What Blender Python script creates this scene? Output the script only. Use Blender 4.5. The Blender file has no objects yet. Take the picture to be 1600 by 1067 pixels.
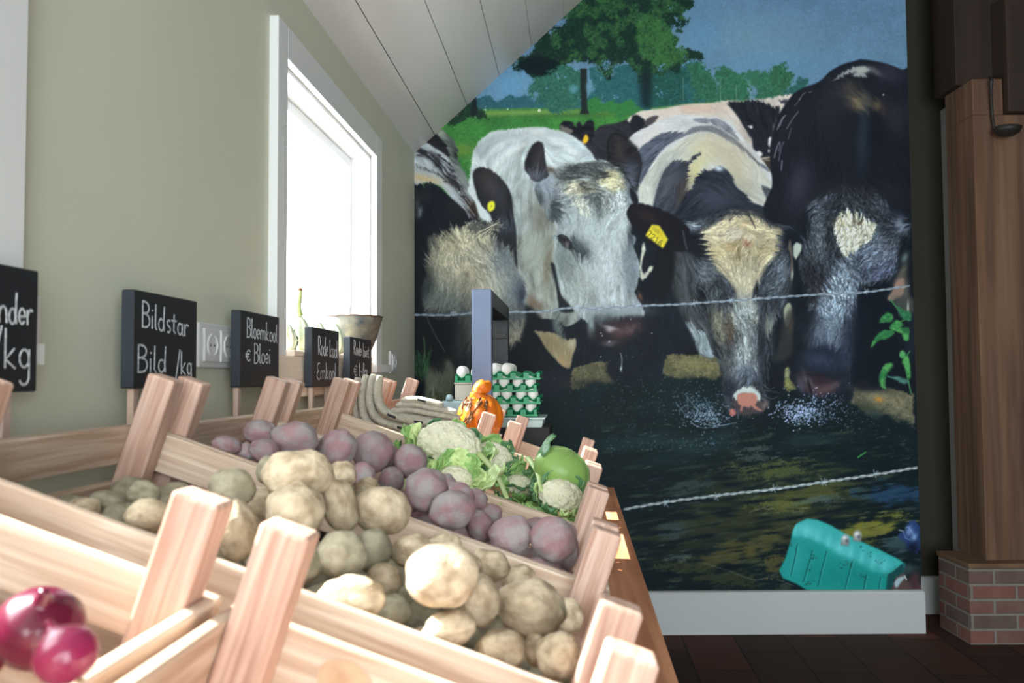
import bpy, bmesh, math, random
import numpy as np
from mathutils import Vector, Matrix, noise as mnoise

S = bpy.context.scene
C = S.collection
R = math.radians
rnd = random.Random(11)

# ---------------------------------------------------------------- camera, light, exposure
FPX = 1280.0
CAM = Vector((0, 0, 1.2))
CM = Matrix.Rotation(R(90+2.46), 4, 'X') @ Matrix.Rotation(R(-.33), 4, 'Z')
cam = bpy.data.cameras.new('camera'); cam.lens = FPX/1600*36; cam.sensor_width = 36; cam.clip_start = .02
cam.dof.use_dof = True; cam.dof.focus_distance = 3.3; cam.dof.aperture_fstop = 6.8
co = bpy.data.objects.new('camera', cam); C.objects.link(co); co.matrix_world = Matrix.Translation(CAM) @ CM; S.camera = co

S.view_settings.view_transform = 'Standard'; S.view_settings.look = 'None'; S.view_settings.gamma = 1; S.view_settings.use_curve_mapping = False
S.view_settings.exposure = 1.12
w = bpy.data.worlds.new('sky'); S.world = w; w.use_nodes = True
w.node_tree.nodes['Background'].inputs[0].default_value = (.90, .96, 1.0, 1)
w.node_tree.nodes['Background'].inputs[1].default_value = 5.5
SUN_DIR = Vector((.74, -.16, -.66))          # travels into the room through the left windows
sun = bpy.data.lights.new('sun', 'SUN'); sun.energy = 13.0; sun.angle = R(.6); sun.color = (1.0, .97, .91)
so = bpy.data.objects.new('sun', sun); C.objects.link(so); so.rotation_euler = SUN_DIR.to_track_quat('-Z', 'Y').to_euler(); so.location = (-4, 2, 5)

A = math.atan(101/FPX); CAa, SAa = math.cos(A), math.sin(A)
def UV(u, v, z): return Vector((u*CAa + v*SAa, -u*SAa + v*CAa, z))      # room frame: u across, v along the left wall
RM = Matrix.Rotation(-A, 4, 'Z')
TH = math.atan(.339); CT, ST = math.cos(TH), math.sin(TH)
def SL(s, v, n): return UV(-.60 + s*CT + n*ST, v, 1.2 - s*ST + n*CT)    # frame of the slanted display
SLM = RM @ Matrix.Rotation(TH, 4, 'Y')
MY = 3.88                                                              # the mural wall
# ---- daylight portals in the window openings
def portal(c, rot, sx, sy):
    l = bpy.data.lights.new('window_daylight', 'AREA'); l.shape = 'RECTANGLE'; l.size = sx; l.size_y = sy; l.cycles.is_portal = True
    o = bpy.data.objects.new('window_daylight', l); C.objects.link(o); o.location = c; o.rotation_euler = rot
RY = -2.35
WIN = [(.12, .958), (2.046, 2.995)]; WZ0, WZ1 = 1.25, 2.03
ADDED_REARW = (-.75, 2.3, .35, 2.5)                                           # unseen rear window, added to light crates and left wall: x0, x1, z0, z1
for a, b in WIN: portal(UV(-.86, (a+b)/2, (WZ0+WZ1)/2), (R(90), 0, -A - R(90)), b-a, WZ1-WZ0)
portal(((ADDED_REARW[0]+ADDED_REARW[1])/2, RY+.03, (ADDED_REARW[2]+ADDED_REARW[3])/2), (R(90), 0, 0), ADDED_REARW[1]-ADDED_REARW[0], ADDED_REARW[3]-ADDED_REARW[2])

# ---------------------------------------------------------------- helpers
def tag(o, label=None, cat=None, group=None, kind=None):
    if label: o['label'] = label
    if cat: o['category'] = cat
    if group: o['group'] = group
    if kind: o['kind'] = kind
    return o
def empty(name, loc, label=None, cat=None, group=None, rot=None):
    o = bpy.data.objects.new(name, None); C.objects.link(o); o.location = loc; o.empty_display_size = .05
    if rot is not None: o.rotation_euler = rot
    return tag(o, label, cat, group)
def mesh(name, verts, faces, mat=None, parent=None, smooth=False, M=None):
    me = bpy.data.meshes.new(name); me.from_pydata([tuple(v) for v in verts], [], faces); me.update()
    if M is not None: me.transform(M)
    return finish(name, me, mat, parent, smooth)
def finish(name, me, mat, parent=None, smooth=False):
    o = bpy.data.objects.new(name, me); C.objects.link(o)
    if mat: me.materials.append(mat)
    if smooth: me.polygons.foreach_set('use_smooth', [True]*len(me.polygons))
    if parent: o.parent = parent
    return o
class MB:
    def __init__(s): s.v = []; s.f = []
    def box(s, x0, y0, z0, x1, y1, z1, M=None):
        n = len(s.v)
        p = [(x0,y0,z0),(x1,y0,z0),(x1,y1,z0),(x0,y1,z0),(x0,y0,z1),(x1,y0,z1),(x1,y1,z1),(x0,y1,z1)]
        s.v += [M @ Vector(q) if M else Vector(q) for q in p]
        s.f += [tuple(n+i for i in q) for q in ((0,3,2,1),(4,5,6,7),(0,1,5,4),(1,2,6,5),(2,3,7,6),(3,0,4,7))]
        return s
    def lathe(s, prof, seg=32, c=(0,0,0), M=None, cap=True):
        n = len(s.v); k = len(prof)
        for i in range(seg):
            a = 2*math.pi*i/seg
            for r, z in prof:
                q = Vector((c[0]+r*math.cos(a), c[1]+r*math.sin(a), c[2]+z)); s.v.append(M @ q if M else q)
        for i in range(seg):
            j = (i+1) % seg
            for t in range(k-1): s.f.append((n+i*k+t, n+j*k+t, n+j*k+t+1, n+i*k+t+1))
        if cap:
            s.f.append(tuple(n+i*k for i in range(seg))[::-1]); s.f.append(tuple(n+i*k+k-1 for i in range(seg)))
        return s
    def tube(s, pts, rad, seg=8, flat=1.0, up=None):
        pts = [Vector(p) for p in pts]; n0 = len(s.v); m = len(pts)
        rads = rad if hasattr(rad, '__len__') else [rad]*m
        ref = Vector(up) if up is not None else Vector((0, 0, 1))
        for i, p in enumerate(pts):
            t = (pts[min(i+1, m-1)]-pts[max(i-1, 0)]).normalized()
            a = t.cross(ref)
            if a.length < 1e-3: a = t.cross(Vector((1, 0, 0)))
            a.normalize(); b = a.cross(t)
            for k in range(seg):
                an = 2*math.pi*k/seg
                s.v.append(p + a*math.cos(an)*rads[i] + b*math.sin(an)*rads[i]*flat)
        for i in range(m-1):
            for k in range(seg):
                k2 = (k+1) % seg; s.f.append((n0+i*seg+k, n0+i*seg+k2, n0+(i+1)*seg+k2, n0+(i+1)*seg+k))
        s.f.append(tuple(n0+k for k in range(seg))[::-1]); s.f.append(tuple(n0+(m-1)*seg+k for k in range(seg)))
        return s
    def build(s, name, mat, parent=None, bevel=0, smooth=False, M=None, seg=2):
        me = bpy.data.meshes.new(name); me.from_pydata([tuple(v) for v in s.v], [], s.f); me.update()
        if M is not None: me.transform(M)
        o = finish(name, me, mat, parent, smooth)
        if bevel:
            bm = bmesh.new(); bm.from_mesh(me); bmesh.ops.bevel(bm, geom=bm.edges[:], offset=bevel, segments=seg, affect='EDGES', profile=.5); bm.to_mesh(me); bm.free()
        return o
def smoothpath(pts, n=6):
    pts = [Vector(p) for p in pts]; out = []
    for i in range(len(pts)-1):
        a, b, c, d = pts[max(i-1,0)], pts[i], pts[i+1], pts[min(i+2, len(pts)-1)]
        for k in range(n):
            t = k/n; out.append(.5*((2*b)+(c-a)*t+(2*a-5*b+4*c-d)*t*t+(-a+3*b-3*c+d)*t**3))
    out.append(pts[-1]); return out
def ray(px, py):
    d = Vector(((px-800)/FPX, (533.5-py)/FPX, -1)); return (CM.to_3x3() @ d)
def at(px, py, Y):                                  # the point at distance Y (world y) seen at a dot of the photograph
    d = ray(px, py); return CAM + d*(Y/d.y)

# ---------------------------------------------------------------- materials
def srgb(c):
    return tuple((v/255/12.92 if v/255 <= .04045 else ((v/255+.055)/1.055)**2.4) for v in c) + (1,)
def mat(name, col, rough=.5, col2=None, scale=8., stretch=(1,1,1), bump=0., bscale=None, spec=.5, metal=0., detail=6., rand=0., contrast=.5, dist=0., sheen=0.):
    m = bpy.data.materials.new(name); m.use_nodes = True; nt = m.node_tree; N = nt.nodes; L = nt.links
    b = N['Principled BSDF']; b.inputs['Roughness'].default_value = rough; b.inputs['Metallic'].default_value = metal
    b.inputs['Specular IOR Level'].default_value = spec
    if sheen: b.inputs['Sheen Weight'].default_value = sheen
    tc = N.new('ShaderNodeTexCoord'); mp = N.new('ShaderNodeMapping'); L.new(tc.outputs['Object'], mp.inputs[0]); mp.inputs['Scale'].default_value = stretch
    nz = N.new('ShaderNodeTexNoise'); nz.inputs['Scale'].default_value = scale; nz.inputs['Detail'].default_value = detail; nz.inputs['Distortion'].default_value = dist
    oi = N.new('ShaderNodeObjectInfo')
    ad = N.new('ShaderNodeVectorMath'); ad.operation = 'ADD'; mu = N.new('ShaderNodeMath'); mu.operation = 'MULTIPLY'; mu.inputs[1].default_value = 40
    L.new(oi.outputs['Random'], mu.inputs[0]); L.new(mp.outputs[0], ad.inputs[0]); L.new(mu.outputs[0], ad.inputs[1]); L.new(ad.outputs[0], nz.inputs['Vector'])
    rp = N.new('ShaderNodeValToRGB'); rp.color_ramp.elements[0].position = .5-contrast*.5; rp.color_ramp.elements[1].position = .5+contrast*.5
    rp.color_ramp.elements[0].color = srgb(col); rp.color_ramp.elements[1].color = srgb(col2 or col)
    L.new(nz.outputs['Fac'], rp.inputs[0]); out = rp.outputs[0]
    if rand:
        hs = N.new('ShaderNodeHueSaturation'); mr = N.new('ShaderNodeMapRange'); mr.inputs['To Min'].default_value = 1-rand; mr.inputs['To Max'].default_value = 1+rand
        L.new(oi.outputs['Random'], mr.inputs[0]); L.new(mr.outputs[0], hs.inputs['Value']); L.new(out, hs.inputs['Color']); out = hs.outputs[0]
    L.new(out, b.inputs['Base Color'])
    if bump:
        bp = N.new('ShaderNodeBump'); bp.inputs['Strength'].default_value = bump; bp.inputs['Distance'].default_value = .01
        if bscale:
            n2 = N.new('ShaderNodeTexNoise'); n2.inputs['Scale'].default_value = bscale; n2.inputs['Detail'].default_value = 4; L.new(ad.outputs[0], n2.inputs['Vector']); L.new(n2.outputs['Fac'], bp.inputs['Height'])
        else: L.new(nz.outputs['Fac'], bp.inputs['Height'])
        L.new(bp.outputs[0], b.inputs['Normal'])
    return m
def wood(name, c1, c2, axis, rough=.6, fine=60., knot=False):
    st = {'x': (.05, 1, 1), 'y': (1, .05, 1), 'z': (1, 1, .05)}[axis]
    m = mat(name, c1, rough, c2, scale=fine, stretch=st, bump=.12, detail=5, rand=.07, contrast=.45, dist=.4)
    nt = m.node_tree; N = nt.nodes; L = nt.links
    b = N['Principled BSDF']; src = b.inputs['Base Color'].links[0].from_socket
    # slow growth-ring bands across the grain
    wv = N.new('ShaderNodeTexNoise'); wv.inputs['Scale'].default_value = fine*.7; wv.inputs['Detail'].default_value = 2; wv.inputs['Distortion'].default_value = .8
    ad = [n for n in N if n.bl_idname == 'ShaderNodeVectorMath'][0]; L.new(ad.outputs[0], wv.inputs['Vector'])
    rp = N.new('ShaderNodeValToRGB'); rp.color_ramp.elements[0].position = .44; rp.color_ramp.elements[1].position = .58
    rp.color_ramp.elements[0].color = (1, 1, 1, 1); rp.color_ramp.elements[1].color = (.72, .58, .50, 1)
    L.new(wv.outputs['Fac'], rp.inputs[0])
    mx = N.new('ShaderNodeMix'); mx.data_type = 'RGBA'; mx.blend_type = 'MULTIPLY'; mx.inputs[0].default_value = .55
    L.new(src, mx.inputs[6]); L.new(rp.outputs[0], mx.inputs[7]); L.new(mx.outputs[2], b.inputs['Base Color'])
    return m
M = {}
M['post'] = wood('planed_pinkish_wood', (220,188,172), (184,144,128), 'z', fine=150.)
M['slat_x'] = wood('pale_pine_along', (228,210,192), (198,170,148), 'x', fine=110)
M['slat_y'] = wood('pale_pine_lengthwise', (228,210,192), (198,170,148), 'y', fine=110)
M['ply'] = wood('orange_plywood', (196,140,96), (180,120,80), 'y', fine=30)
M['table'] = wood('brown_table_wood', (240,172,128), (180,112,76), 'y', rough=.45, fine=30)
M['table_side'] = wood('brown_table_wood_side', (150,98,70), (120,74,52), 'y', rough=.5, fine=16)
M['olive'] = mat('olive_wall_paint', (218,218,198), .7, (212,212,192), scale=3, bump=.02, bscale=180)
M['olive_shaded'] = mat('olive_wall_paint_shaded', (52,50,38), .75, (48,46,36), scale=3)  # same paint as the olive wall, with the alcove's shade put into the colour
M['white'] = mat('white_satin_paint', (236,236,236), .35, (232,232,234), scale=2)
M['basewhite'] = mat('white_skirting_paint', (206,208,210), .4, (202,204,206), scale=2)
M['ceil'] = mat('white_ceiling_board', (234,232,230), .3, (228,227,226), scale=2.5, bump=.01, spec=.5)
M['groove'] = mat('groove_shadow_gap', (60,60,60), .8)
M['slate'] = mat('chalkboard_black', (26,28,34), .55, (34,36,42), scale=9, contrast=.7)
M['slate_edge'] = mat('painted_sign_edge', (44,52,62), .6, (38,44,54), scale=20)
M['chalk'] = mat('chalk_white', (226,228,232), .9, (150,154,160), scale=180, contrast=.35)
M['ledge'] = wood('pale_ledge_wood', (250,234,216), (240,218,198), 'y', fine=60)
M['stick'] = wood('sign_stick_wood', (222,198,186), (210,184,170), 'z')
M['plastic'] = mat('white_switch_plastic', (228,226,226), .3)
M['plastic_dark'] = mat('socket_hole_grey', (90,90,92), .5)
M['potato'] = mat('tan_potato_skin', (160,138,112), .85, (220,200,172), scale=1.5, bump=.35, bscale=7, contrast=.34, rand=.16, detail=8, spec=.25)
M['redpotato'] = mat('dusty_red_potato_skin', (156,120,124), .88, (158,148,148), scale=1.3, bump=.3, bscale=8, contrast=.26, rand=.16, detail=6, spec=.2)
M['greypotato'] = mat('grey_green_potato_skin', (134,124,104), .85, (174,164,142), scale=1.8, bump=.3, bscale=10, contrast=.4, rand=.12, spec=.2)
M['onion'] = mat('red_onion_skin', (112,22,54), .25, (84,12,44), scale=3, stretch=(6,6,1), contrast=.6, spec=.6)
M['onion2'] = mat('pink_onion_skin', (160,46,86), .25, (126,26,66), scale=3, stretch=(6,6,1), contrast=.6, spec=.6)
M['root'] = mat('dry_root', (190,160,120), .9)
M['curd'] = mat('cauliflower_curd', (250,244,220), .8, (236,228,196), scale=60, bump=.7, bscale=160, contrast=.6)
M['leaf'] = mat('cauliflower_leaf', (166,200,124), .45, (126,174,100), scale=18, contrast=.6, rand=.1, bump=.2)
M['leaf_pale'] = mat('pale_cauliflower_leaf', (224,238,176), .45, (190,220,140), scale=14, contrast=.6, rand=.08, bump=.2)
M['leaf_dark'] = mat('deep_green_leaf', (104,148,104), .45, (78,122,82), scale=16, contrast=.6, rand=.1, bump=.2)
M['rib'] = mat('leaf_midrib', (206,222,160), .4, (190,210,140), scale=20)
M['cabbage'] = mat('smooth_green_cabbage', (160,188,108), .4, (128,162,84), scale=6, stretch=(1,1,1), contrast=.5)
M['sock'] = mat('cream_knit_wool', (214,204,186), .95, (190,180,162), scale=70, bump=.9, bscale=200, sheen=.3)
M['sock_mark'] = mat('charcoal_wool_patch', (44,44,50), .95, (54,54,60), scale=90)
M['orange'] = mat('orange_squash_skin', (226,128,24), .35, (196,90,14), scale=22, bump=.4, bscale=60, contrast=.6)
M['husk'] = mat('dry_brown_husk', (120,78,40), .8, (84,52,26), scale=40, contrast=.6)
M['tray'] = mat('green_egg_tray_plastic', (20,146,96), .35, (14,126,82), scale=8)
M['egg'] = mat('white_eggshell', (240,236,232), .45, (232,228,224), scale=30)
M['foam'] = mat('pale_mint_tray', (196,214,212), .6)
M['beige'] = mat('beige_box_board', (190,184,168), .7)
M['bluebox'] = mat('pale_blue_plastic', (164,190,196), .5)
M['blackbox'] = mat('black_box', (11,12,14), .6)
M['steel'] = mat('anthracite_steel', (92,102,126), .38, (86,96,120), scale=14, metal=.2)
M['steel_shaded'] = mat('anthracite_steel_shaded', (30,32,36), .45, metal=.1)  # same steel as the front leg, with its shaded side put into the colour
M['gourd'] = mat('pale_gourd_skin', (206,208,184), .4, (176,186,156), scale=16, bump=.5, bscale=50)
M['gourd_green'] = mat('green_gourd_stripe', (40,66,46), .5, (60,86,58), scale=30, contrast=.5)
M['stem'] = mat('gourd_stalk', (176,186,120), .6, (140,150,90), scale=30)
M['bowl'] = mat('mottled_clay_bowl', (128,118,100), .75, (48,54,58), scale=22, bump=.3, contrast=.45)
M['bowl_rim'] = mat('brown_bowl_rim', (92,60,46), .6, (74,48,40), scale=20)
M['iron'] = mat('old_iron', (44,42,42), .5, (58,54,50), scale=20, metal=.4)
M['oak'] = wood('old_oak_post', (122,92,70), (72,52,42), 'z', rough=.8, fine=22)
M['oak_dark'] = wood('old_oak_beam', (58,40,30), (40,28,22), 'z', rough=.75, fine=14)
M['gold'] = mat('dull_brown_ledge', (124,96,72), .6, (100,74,54), scale=12)

# ---------------------------------------------------------------- the printed mural (a flat photo print): a small painter
# mural picture units: the print is laid out on a 795 x 975 grid of dots; X0,Y0 its corner
MX0, MY0, MX1, MY1 = 645, -40, 1440, 935
MW, MH = MX1 - MX0, MY1 - MY0
FR = dict(P=(0, 0, 1), A=(640, 150, 3.557), B=(640, 0, 3.557), C=(1000, 0, 3.557), D=(640, 400, 3.557), E=(960, 180, 3.557),
          F=(1180, 80, 4.104), G=(1040, 300, 2.6675), H=(940, 640, 2.963), I=(645, 180, 4.4444), J=(645, 400, 4.4458),
          K=(810, 200, 5.335), L=(810, 380, 4.85), M=(1060, 300, 5.335), N=(1060, 480, 5.333), O=(1220, 290, 5.336), Q=(1220, 470, 4.85))
prng = np.random.RandomState(7)
canvas = np.zeros((MH, MW, 3), np.float32)
YY, XX = np.mgrid[0:MH, 0:MW].astype(np.float32)
XX += MX0; YY += MY0

def pt(fr, s):
    ox, oy, k = FR[fr]
    a = np.array([[float(v) for v in q.split(',')] for q in s.split()], np.float32)
    return a / k + np.array([ox, oy], np.float32)

def spline(p, closed=True, n=6):
    m = len(p)
    if m < 3: return p
    out = []
    rng_ = range(m) if closed else range(m - 1)
    for i in rng_:
        if closed: a, b, c, d = p[(i-1) % m], p[i], p[(i+1) % m], p[(i+2) % m]
        else: a, b, c, d = p[max(i-1, 0)], p[i], p[i+1], p[min(i+2, m-1)]
        for k in range(n):
            t = k / n
            out.append(0.5*((2*b) + (-a+c)*t + (2*a-5*b+4*c-d)*t*t + (-a+3*b-3*c+d)*t**3))
    if not closed: out.append(p[-1])
    return np.array(out, np.float32)

def polymask(p):
    S = 2
    q = (p - [MX0, MY0]) * S
    H2, W2 = MH*S, MW*S
    tog = np.zeros((H2, W2+1), np.int32)
    x0, y0 = q[:, 0], q[:, 1]
    x1, y1 = np.roll(x0, -1), np.roll(y0, -1)
    for a, b, c, d in zip(x0, y0, x1, y1):
        if b == d: continue
        if b > d: a, b, c, d = c, d, a, b
        ya = max(0, int(math.ceil(b - .5))); yb = min(H2, int(math.ceil(d - .5)))
        if yb <= ya: continue
        ys = np.arange(ya, yb)
        xs = a + (ys + .5 - b) * (c - a) / (d - b)
        xi = np.clip(np.ceil(xs - .5), 0, W2).astype(np.int32)
        np.add.at(tog, (ys, xi), 1)
    m = (np.cumsum(tog, 1)[:, :W2] % 2).astype(np.float32)
    return m.reshape(MH, S, MW, S).mean((1, 3))

def blur(a, r):
    r = float(r)
    if r < .4: return a
    k = max(1, int(round(r)))
    for _ in range(3 if r >= 1.5 else 1):
        for ax in (0, 1):
            w = 2*k+1 if r >= 1 else 3
            h = w//2
            pad = [(0, 0)]*a.ndim; pad[ax] = (h+1, h)
            c = np.cumsum(np.pad(a, pad, mode='edge'), axis=ax, dtype=np.float64)
            n = a.shape[ax]
            a = ((np.take(c, np.arange(w, w+n), ax) - np.take(c, np.arange(0, n), ax)) / w).astype(np.float32)
    return a

def norm(a): a = a - a.mean(); return a / (a.std() + 1e-9)

# hair direction over the whole print (degrees, 90 = down), blended from control points
ANG = [(700,250,35),(670,330,60),(720,380,75),(700,420,80),(760,410,60),(720,480,100),(770,470,75),(670,460,110),(780,290,70),
 (870,215,10),(930,230,30),(780,250,120),(830,300,110),(830,400,95),(850,470,90),(840,260,80),(870,300,20),(900,260,170),(930,270,10),(960,275,30),
 (890,290,150),(980,300,60),(920,330,95),(950,340,95),(900,370,70),(930,400,95),(960,430,95),(900,430,65),(940,480,90),(985,380,95),
 (1000,250,140),(1060,215,160),(1120,200,20),(1180,260,60),(1040,280,110),(1110,280,20),(1150,270,50),(1100,330,165),(1200,330,30),(1080,360,175),
 (1110,345,140),(1180,350,40),(1130,370,150),(1190,370,20),(1120,410,40),(1200,410,140),(1160,380,90),(1155,420,90),(1110,430,50),(1200,440,130),(1150,470,80),(1180,480,100),
 (1160,540,92),(1120,520,80),(1200,520,105),(1160,600,92),(1240,200,115),(1230,300,100),(1300,150,30),(1380,200,80),(1330,300,60),(1290,310,150),(1370,320,30),
 (1330,350,90),(1290,370,100),(1380,370,140),(1270,400,80),(1320,410,45),(1350,400,145),(1400,400,130),(1330,440,70),(1300,480,92),(1320,540,90),(1340,440,120),(1310,590,90),
 (700,600,90),(1060,420,90),(1100,560,70),(1060,160,5),(1180,180,70),(960,200,160)]
def angle_field():
    st = 12
    gy, gx = np.mgrid[0:MH:st, 0:MW:st].astype(np.float32); gx += MX0; gy += MY0
    c = np.zeros_like(gx); s = np.zeros_like(gx)
    for x, y, a in ANG:
        w = 1.0/((gx-x)**2+(gy-y)**2+80)**1.6
        c += w*math.cos(2*math.radians(a)); s += w*math.sin(2*math.radians(a))
    n = np.hypot(c, s); c /= n; s /= n
    iy = np.clip((np.arange(MH)//st), 0, c.shape[0]-1); ix = np.clip(np.arange(MW)//st, 0, c.shape[1]-1)
    c = blur(c[iy][:, ix], 8); s = blur(s[iy][:, ix], 8)
    a = np.arctan2(s, c)/2
    wob = norm(blur(prng.randn(MH, MW).astype(np.float32), 7))*.28
    return a + wob
AF = angle_field()
CA, SA = np.cos(AF), np.sin(AF)
def gather(a, x, y):
    xi = np.clip(np.rint(x - MX0), 0, MW-1).astype(np.int32); yi = np.clip(np.rint(y - MY0), 0, MH-1).astype(np.int32)
    return a[yi, xi]
def lic(noise, L):
    acc = noise.copy(); 
    for sgn in (1, -1):
        x = XX.copy(); y = YY.copy(); lx = CA*sgn; ly = SA*sgn
        for k in range(L):
            x = x + lx; y = y + ly
            nc, ns = gather(CA, x, y), gather(SA, x, y)
            f = np.sign(nc*lx+ns*ly); f[f == 0] = 1
            lx, ly = nc*f, ns*f
            acc += gather(noise, x, y)
    return norm(acc)
T1 = lic(prng.randn(MH, MW).astype(np.float32), 5)
T2 = lic(blur(prng.randn(MH, MW).astype(np.float32), 1.2), 11)
T3 = lic(blur(prng.randn(MH, MW).astype(np.float32), 3), 16)
FUR = norm(T1*.6 + T2*.9)
BIG = norm(blur(prng.randn(MH, MW).astype(np.float32), 14))
MID = norm(blur(prng.randn(MH, MW).astype(np.float32), 5))
FINE = norm(blur(prng.randn(MH, MW).astype(np.float32), .9))

def hexc(c): return np.array(c, np.float32)
def mk(pts, feather=1., fur=0., smooth=True, warp=0., clip=None):
    p = spline(pts) if smooth else pts
    m = polymask(p)
    if feather > 0: m = blur(m, feather)
    if fur > 0:
        d = (T2*.55+T1*.5)*fur
        m = gather(m, XX + CA*d, YY + SA*d)
    if warp > 0: m = gather(m, XX + MID*warp + FINE*warp*.4, YY + np.roll(MID, 50, 1)*warp + np.roll(FINE, 31, 0)*warp*.4)
    if clip is not None: m = m*clip
    return m
def comp(m, col, alpha=1.):
    global canvas
    a = (m*alpha)[..., None]
    canvas = canvas*(1-a) + col*a
def fill(pts, col, feather=1., fur=0., alpha=1., tex=0., tex3=0., big=0., smooth=True, warp=0., clip=None):
    m = mk(pts, feather, fur, smooth, warp, clip)
    c = hexc(col)[None, None, :]*np.ones((MH, MW, 1), np.float32)
    if tex or tex3 or big:
        c = c*(1 + tex*FUR + tex3*T3 + big*BIG)[..., None] + ((tex*FUR+tex3*T3)*10)[..., None]
    comp(m, np.clip(c, 0, 255), alpha)
    return m
def soft(fr, cx, cy, rx, ry, rot, col, alpha=1., clip=None, fur=0., pw=1.):
    ox, oy, k = FR[fr]
    x = cx/k+ox; y = cy/k+oy; rx /= k; ry /= k
    X, Y = XX, YY
    if fur: X = XX + CA*FUR*fur*.75; Y = YY + SA*FUR*fur*.75
    rx *= 1.2; ry *= 1.2
    a = math.radians(rot); dx = X-x; dy = Y-y
    u = (dx*math.cos(a)+dy*math.sin(a))/rx; v = (-dx*math.sin(a)+dy*math.cos(a))/ry
    m = np.exp(-(u*u+v*v)**pw)
    if clip is not None: m = m*clip
    comp(m, hexc(col), min(1, alpha*1.15))
def splat(xs, ys, w, size=0.):
    b = np.zeros((MH, MW), np.float32)
    x = xs-MX0; y = ys-MY0
    xi = np.floor(x).astype(int); yi = np.floor(y).astype(int); fx = x-xi; fy = y-yi
    for dx, dy, ww in ((0,0,(1-fx)*(1-fy)),(1,0,fx*(1-fy)),(0,1,(1-fx)*fy),(1,1,fx*fy)):
        X = xi+dx; Y = yi+dy; ok = (X>=0)&(X<MW)&(Y>=0)&(Y<MH)
        np.add.at(b, (Y[ok], X[ok]), (ww*w)[ok])
    if size: b = blur(b, size)
    return b
def hairs(mask, n, L, cols, alpha=.5, jit=.25, curl=.02, width=0.):
    """n hairs that start inside mask and run L dots along the hair direction"""
    ys, xs = np.nonzero(mask > .5)
    if len(xs) == 0: return
    for col in cols:
        k = prng.randint(0, len(xs), n//len(cols))
        x = xs[k]+MX0+prng.rand(len(k)); y = ys[k]+MY0+prng.rand(len(k))
        a = gather(AF, x, y); a = np.where(np.sin(a) < 0, a+math.pi, a) + prng.randn(len(k))*jit
        cu = prng.randn(len(k))*curl
        LL = (L*(.6+.8*prng.rand(len(k))))
        px, py, pw = [], [], []
        for t in np.linspace(0, 1, int(L*1.3)+2):
            aa = a + cu*t*L
            px.append(x+np.cos(aa)*t*LL); py.append(y+np.sin(aa)*t*LL); pw.append(np.full(len(k), 1-.7*t))
        b = splat(np.concatenate(px), np.concatenate(py), np.concatenate(pw), width)
        comp(np.clip(b, 0, 1), np.clip(canvas*col, 0, 225) if np.isscalar(col) else hexc(col), alpha)
def dots(xs, ys, r, col, alpha=1.):
    b = np.zeros((MH, MW), np.float32)
    for x, y, rr in zip(xs, ys, np.broadcast_to(r, xs.shape)):
        k = int(rr+2); x0 = int(x-MX0)-k; y0 = int(y-MY0)-k
        xa, xb, ya, yb = max(0, x0), min(MW, x0+2*k+2), max(0, y0), min(MH, y0+2*k+2)
        if xb <= xa or yb <= ya: continue
        d = np.hypot(XX[ya:yb, xa:xb]-x, YY[ya:yb, xa:xb]-y)
        b[ya:yb, xa:xb] = np.maximum(b[ya:yb, xa:xb], np.clip(rr-d+.5, 0, 1))
    comp(b, hexc(col), alpha)
def line(p, w, col, alpha=1.):
    p = spline(p, False, 24)
    d = np.hypot(*(np.diff(p, axis=0).T)); t = np.concatenate([[0], np.cumsum(d)])
    n = int(t[-1]*2)+2; tt = np.linspace(0, t[-1], n)
    x = np.interp(tt, t, p[:, 0]); y = np.interp(tt, t, p[:, 1])
    dots(x, y, np.full(n, w/2.), col, alpha)
def leafy(mask, n, r, cols, alpha=.8):
    ys, xs = np.nonzero(mask > .4)
    for col in cols:
        k = prng.randint(0, len(xs), n//len(cols))
        b = splat(xs[k]+MX0+prng.randn(len(k))*r, ys[k]+MY0+prng.randn(len(k))*r, np.full(len(k), 1.), 0)
        b = blur(b, .6)*2.2
        comp(np.clip(b, 0, 1), hexc(col), alpha)

# ---- sky, field and trees
canvas[:] = hexc((86,125,160))
g = np.clip((YY-0)/160, 0, 1)[..., None]
canvas[:] = hexc((78,106,134))*(1-g) + hexc((84,114,138))*g
canvas[:] *= (1 + .02*BIG + .012*FINE + .015*MID)[..., None]
soft('C', 620,230, 260,120, 10, (90,122,140), .6)
soft('C', 820,190, 200,60, 5, (84,112,134), .6)
soft('C', 350,180, 90,100, 0, (74,114,148), .5)
soft('C', 780,360, 300,70, 0, (78,114,144), .6)
soft('B', 560,470, 120,90, -35, (84,128,160), .7)
def trees(pts, base, cols, warp=3., n=1500, r=1.):
    m = mk(pts, .8, 0, True, warp*1.3)
    m = m*np.clip(1.25-np.clip(FINE*.5+MID*.5-.9, 0, 1)*1.2, 0, 1)
    comp(m, hexc(base)*1., 1)
    leafy(m, n, r, cols, .6)
    return m
trees(pt('B','330,560 380,548 410,538 450,540 500,552 560,542 600,548 640,536 690,540 720,520 800,520 960,560 1300,560 1500,560 1600,560 1600,640 330,640'), (38,78,88), [(48,96,100),(30,62,74)], 2, 2500)
fill(pt('B','100,612 500,606 700,600 900,604 1300,600 1600,590 1600,700 1600,1100 0,1100 0,700'), (50,104,50), 1, tex=0, big=.05, smooth=False)
m = mk(pt('B','100,612 500,606 700,600 900,604 1300,600 1600,590 1600,1100 0,1100'), 1, smooth=False)
comp(m*np.clip((FINE+MID)*.4, 0, 1), hexc((64,122,56)), .5); comp(m*np.clip(-(FINE+MID)*.4, 0, 1), hexc((34,78,44)), .5)
soft('B', 600,625, 420,14, -1, (98,128,66), .85)
soft('B', 1150,620, 300,14, -2, (70,96,50), .6)
soft('B', 900,640, 260,9, -1, (52,84,44), .6)
soft('I', 350,240, 60,40, 0, (110,120,50), .5, clip=m)
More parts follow.
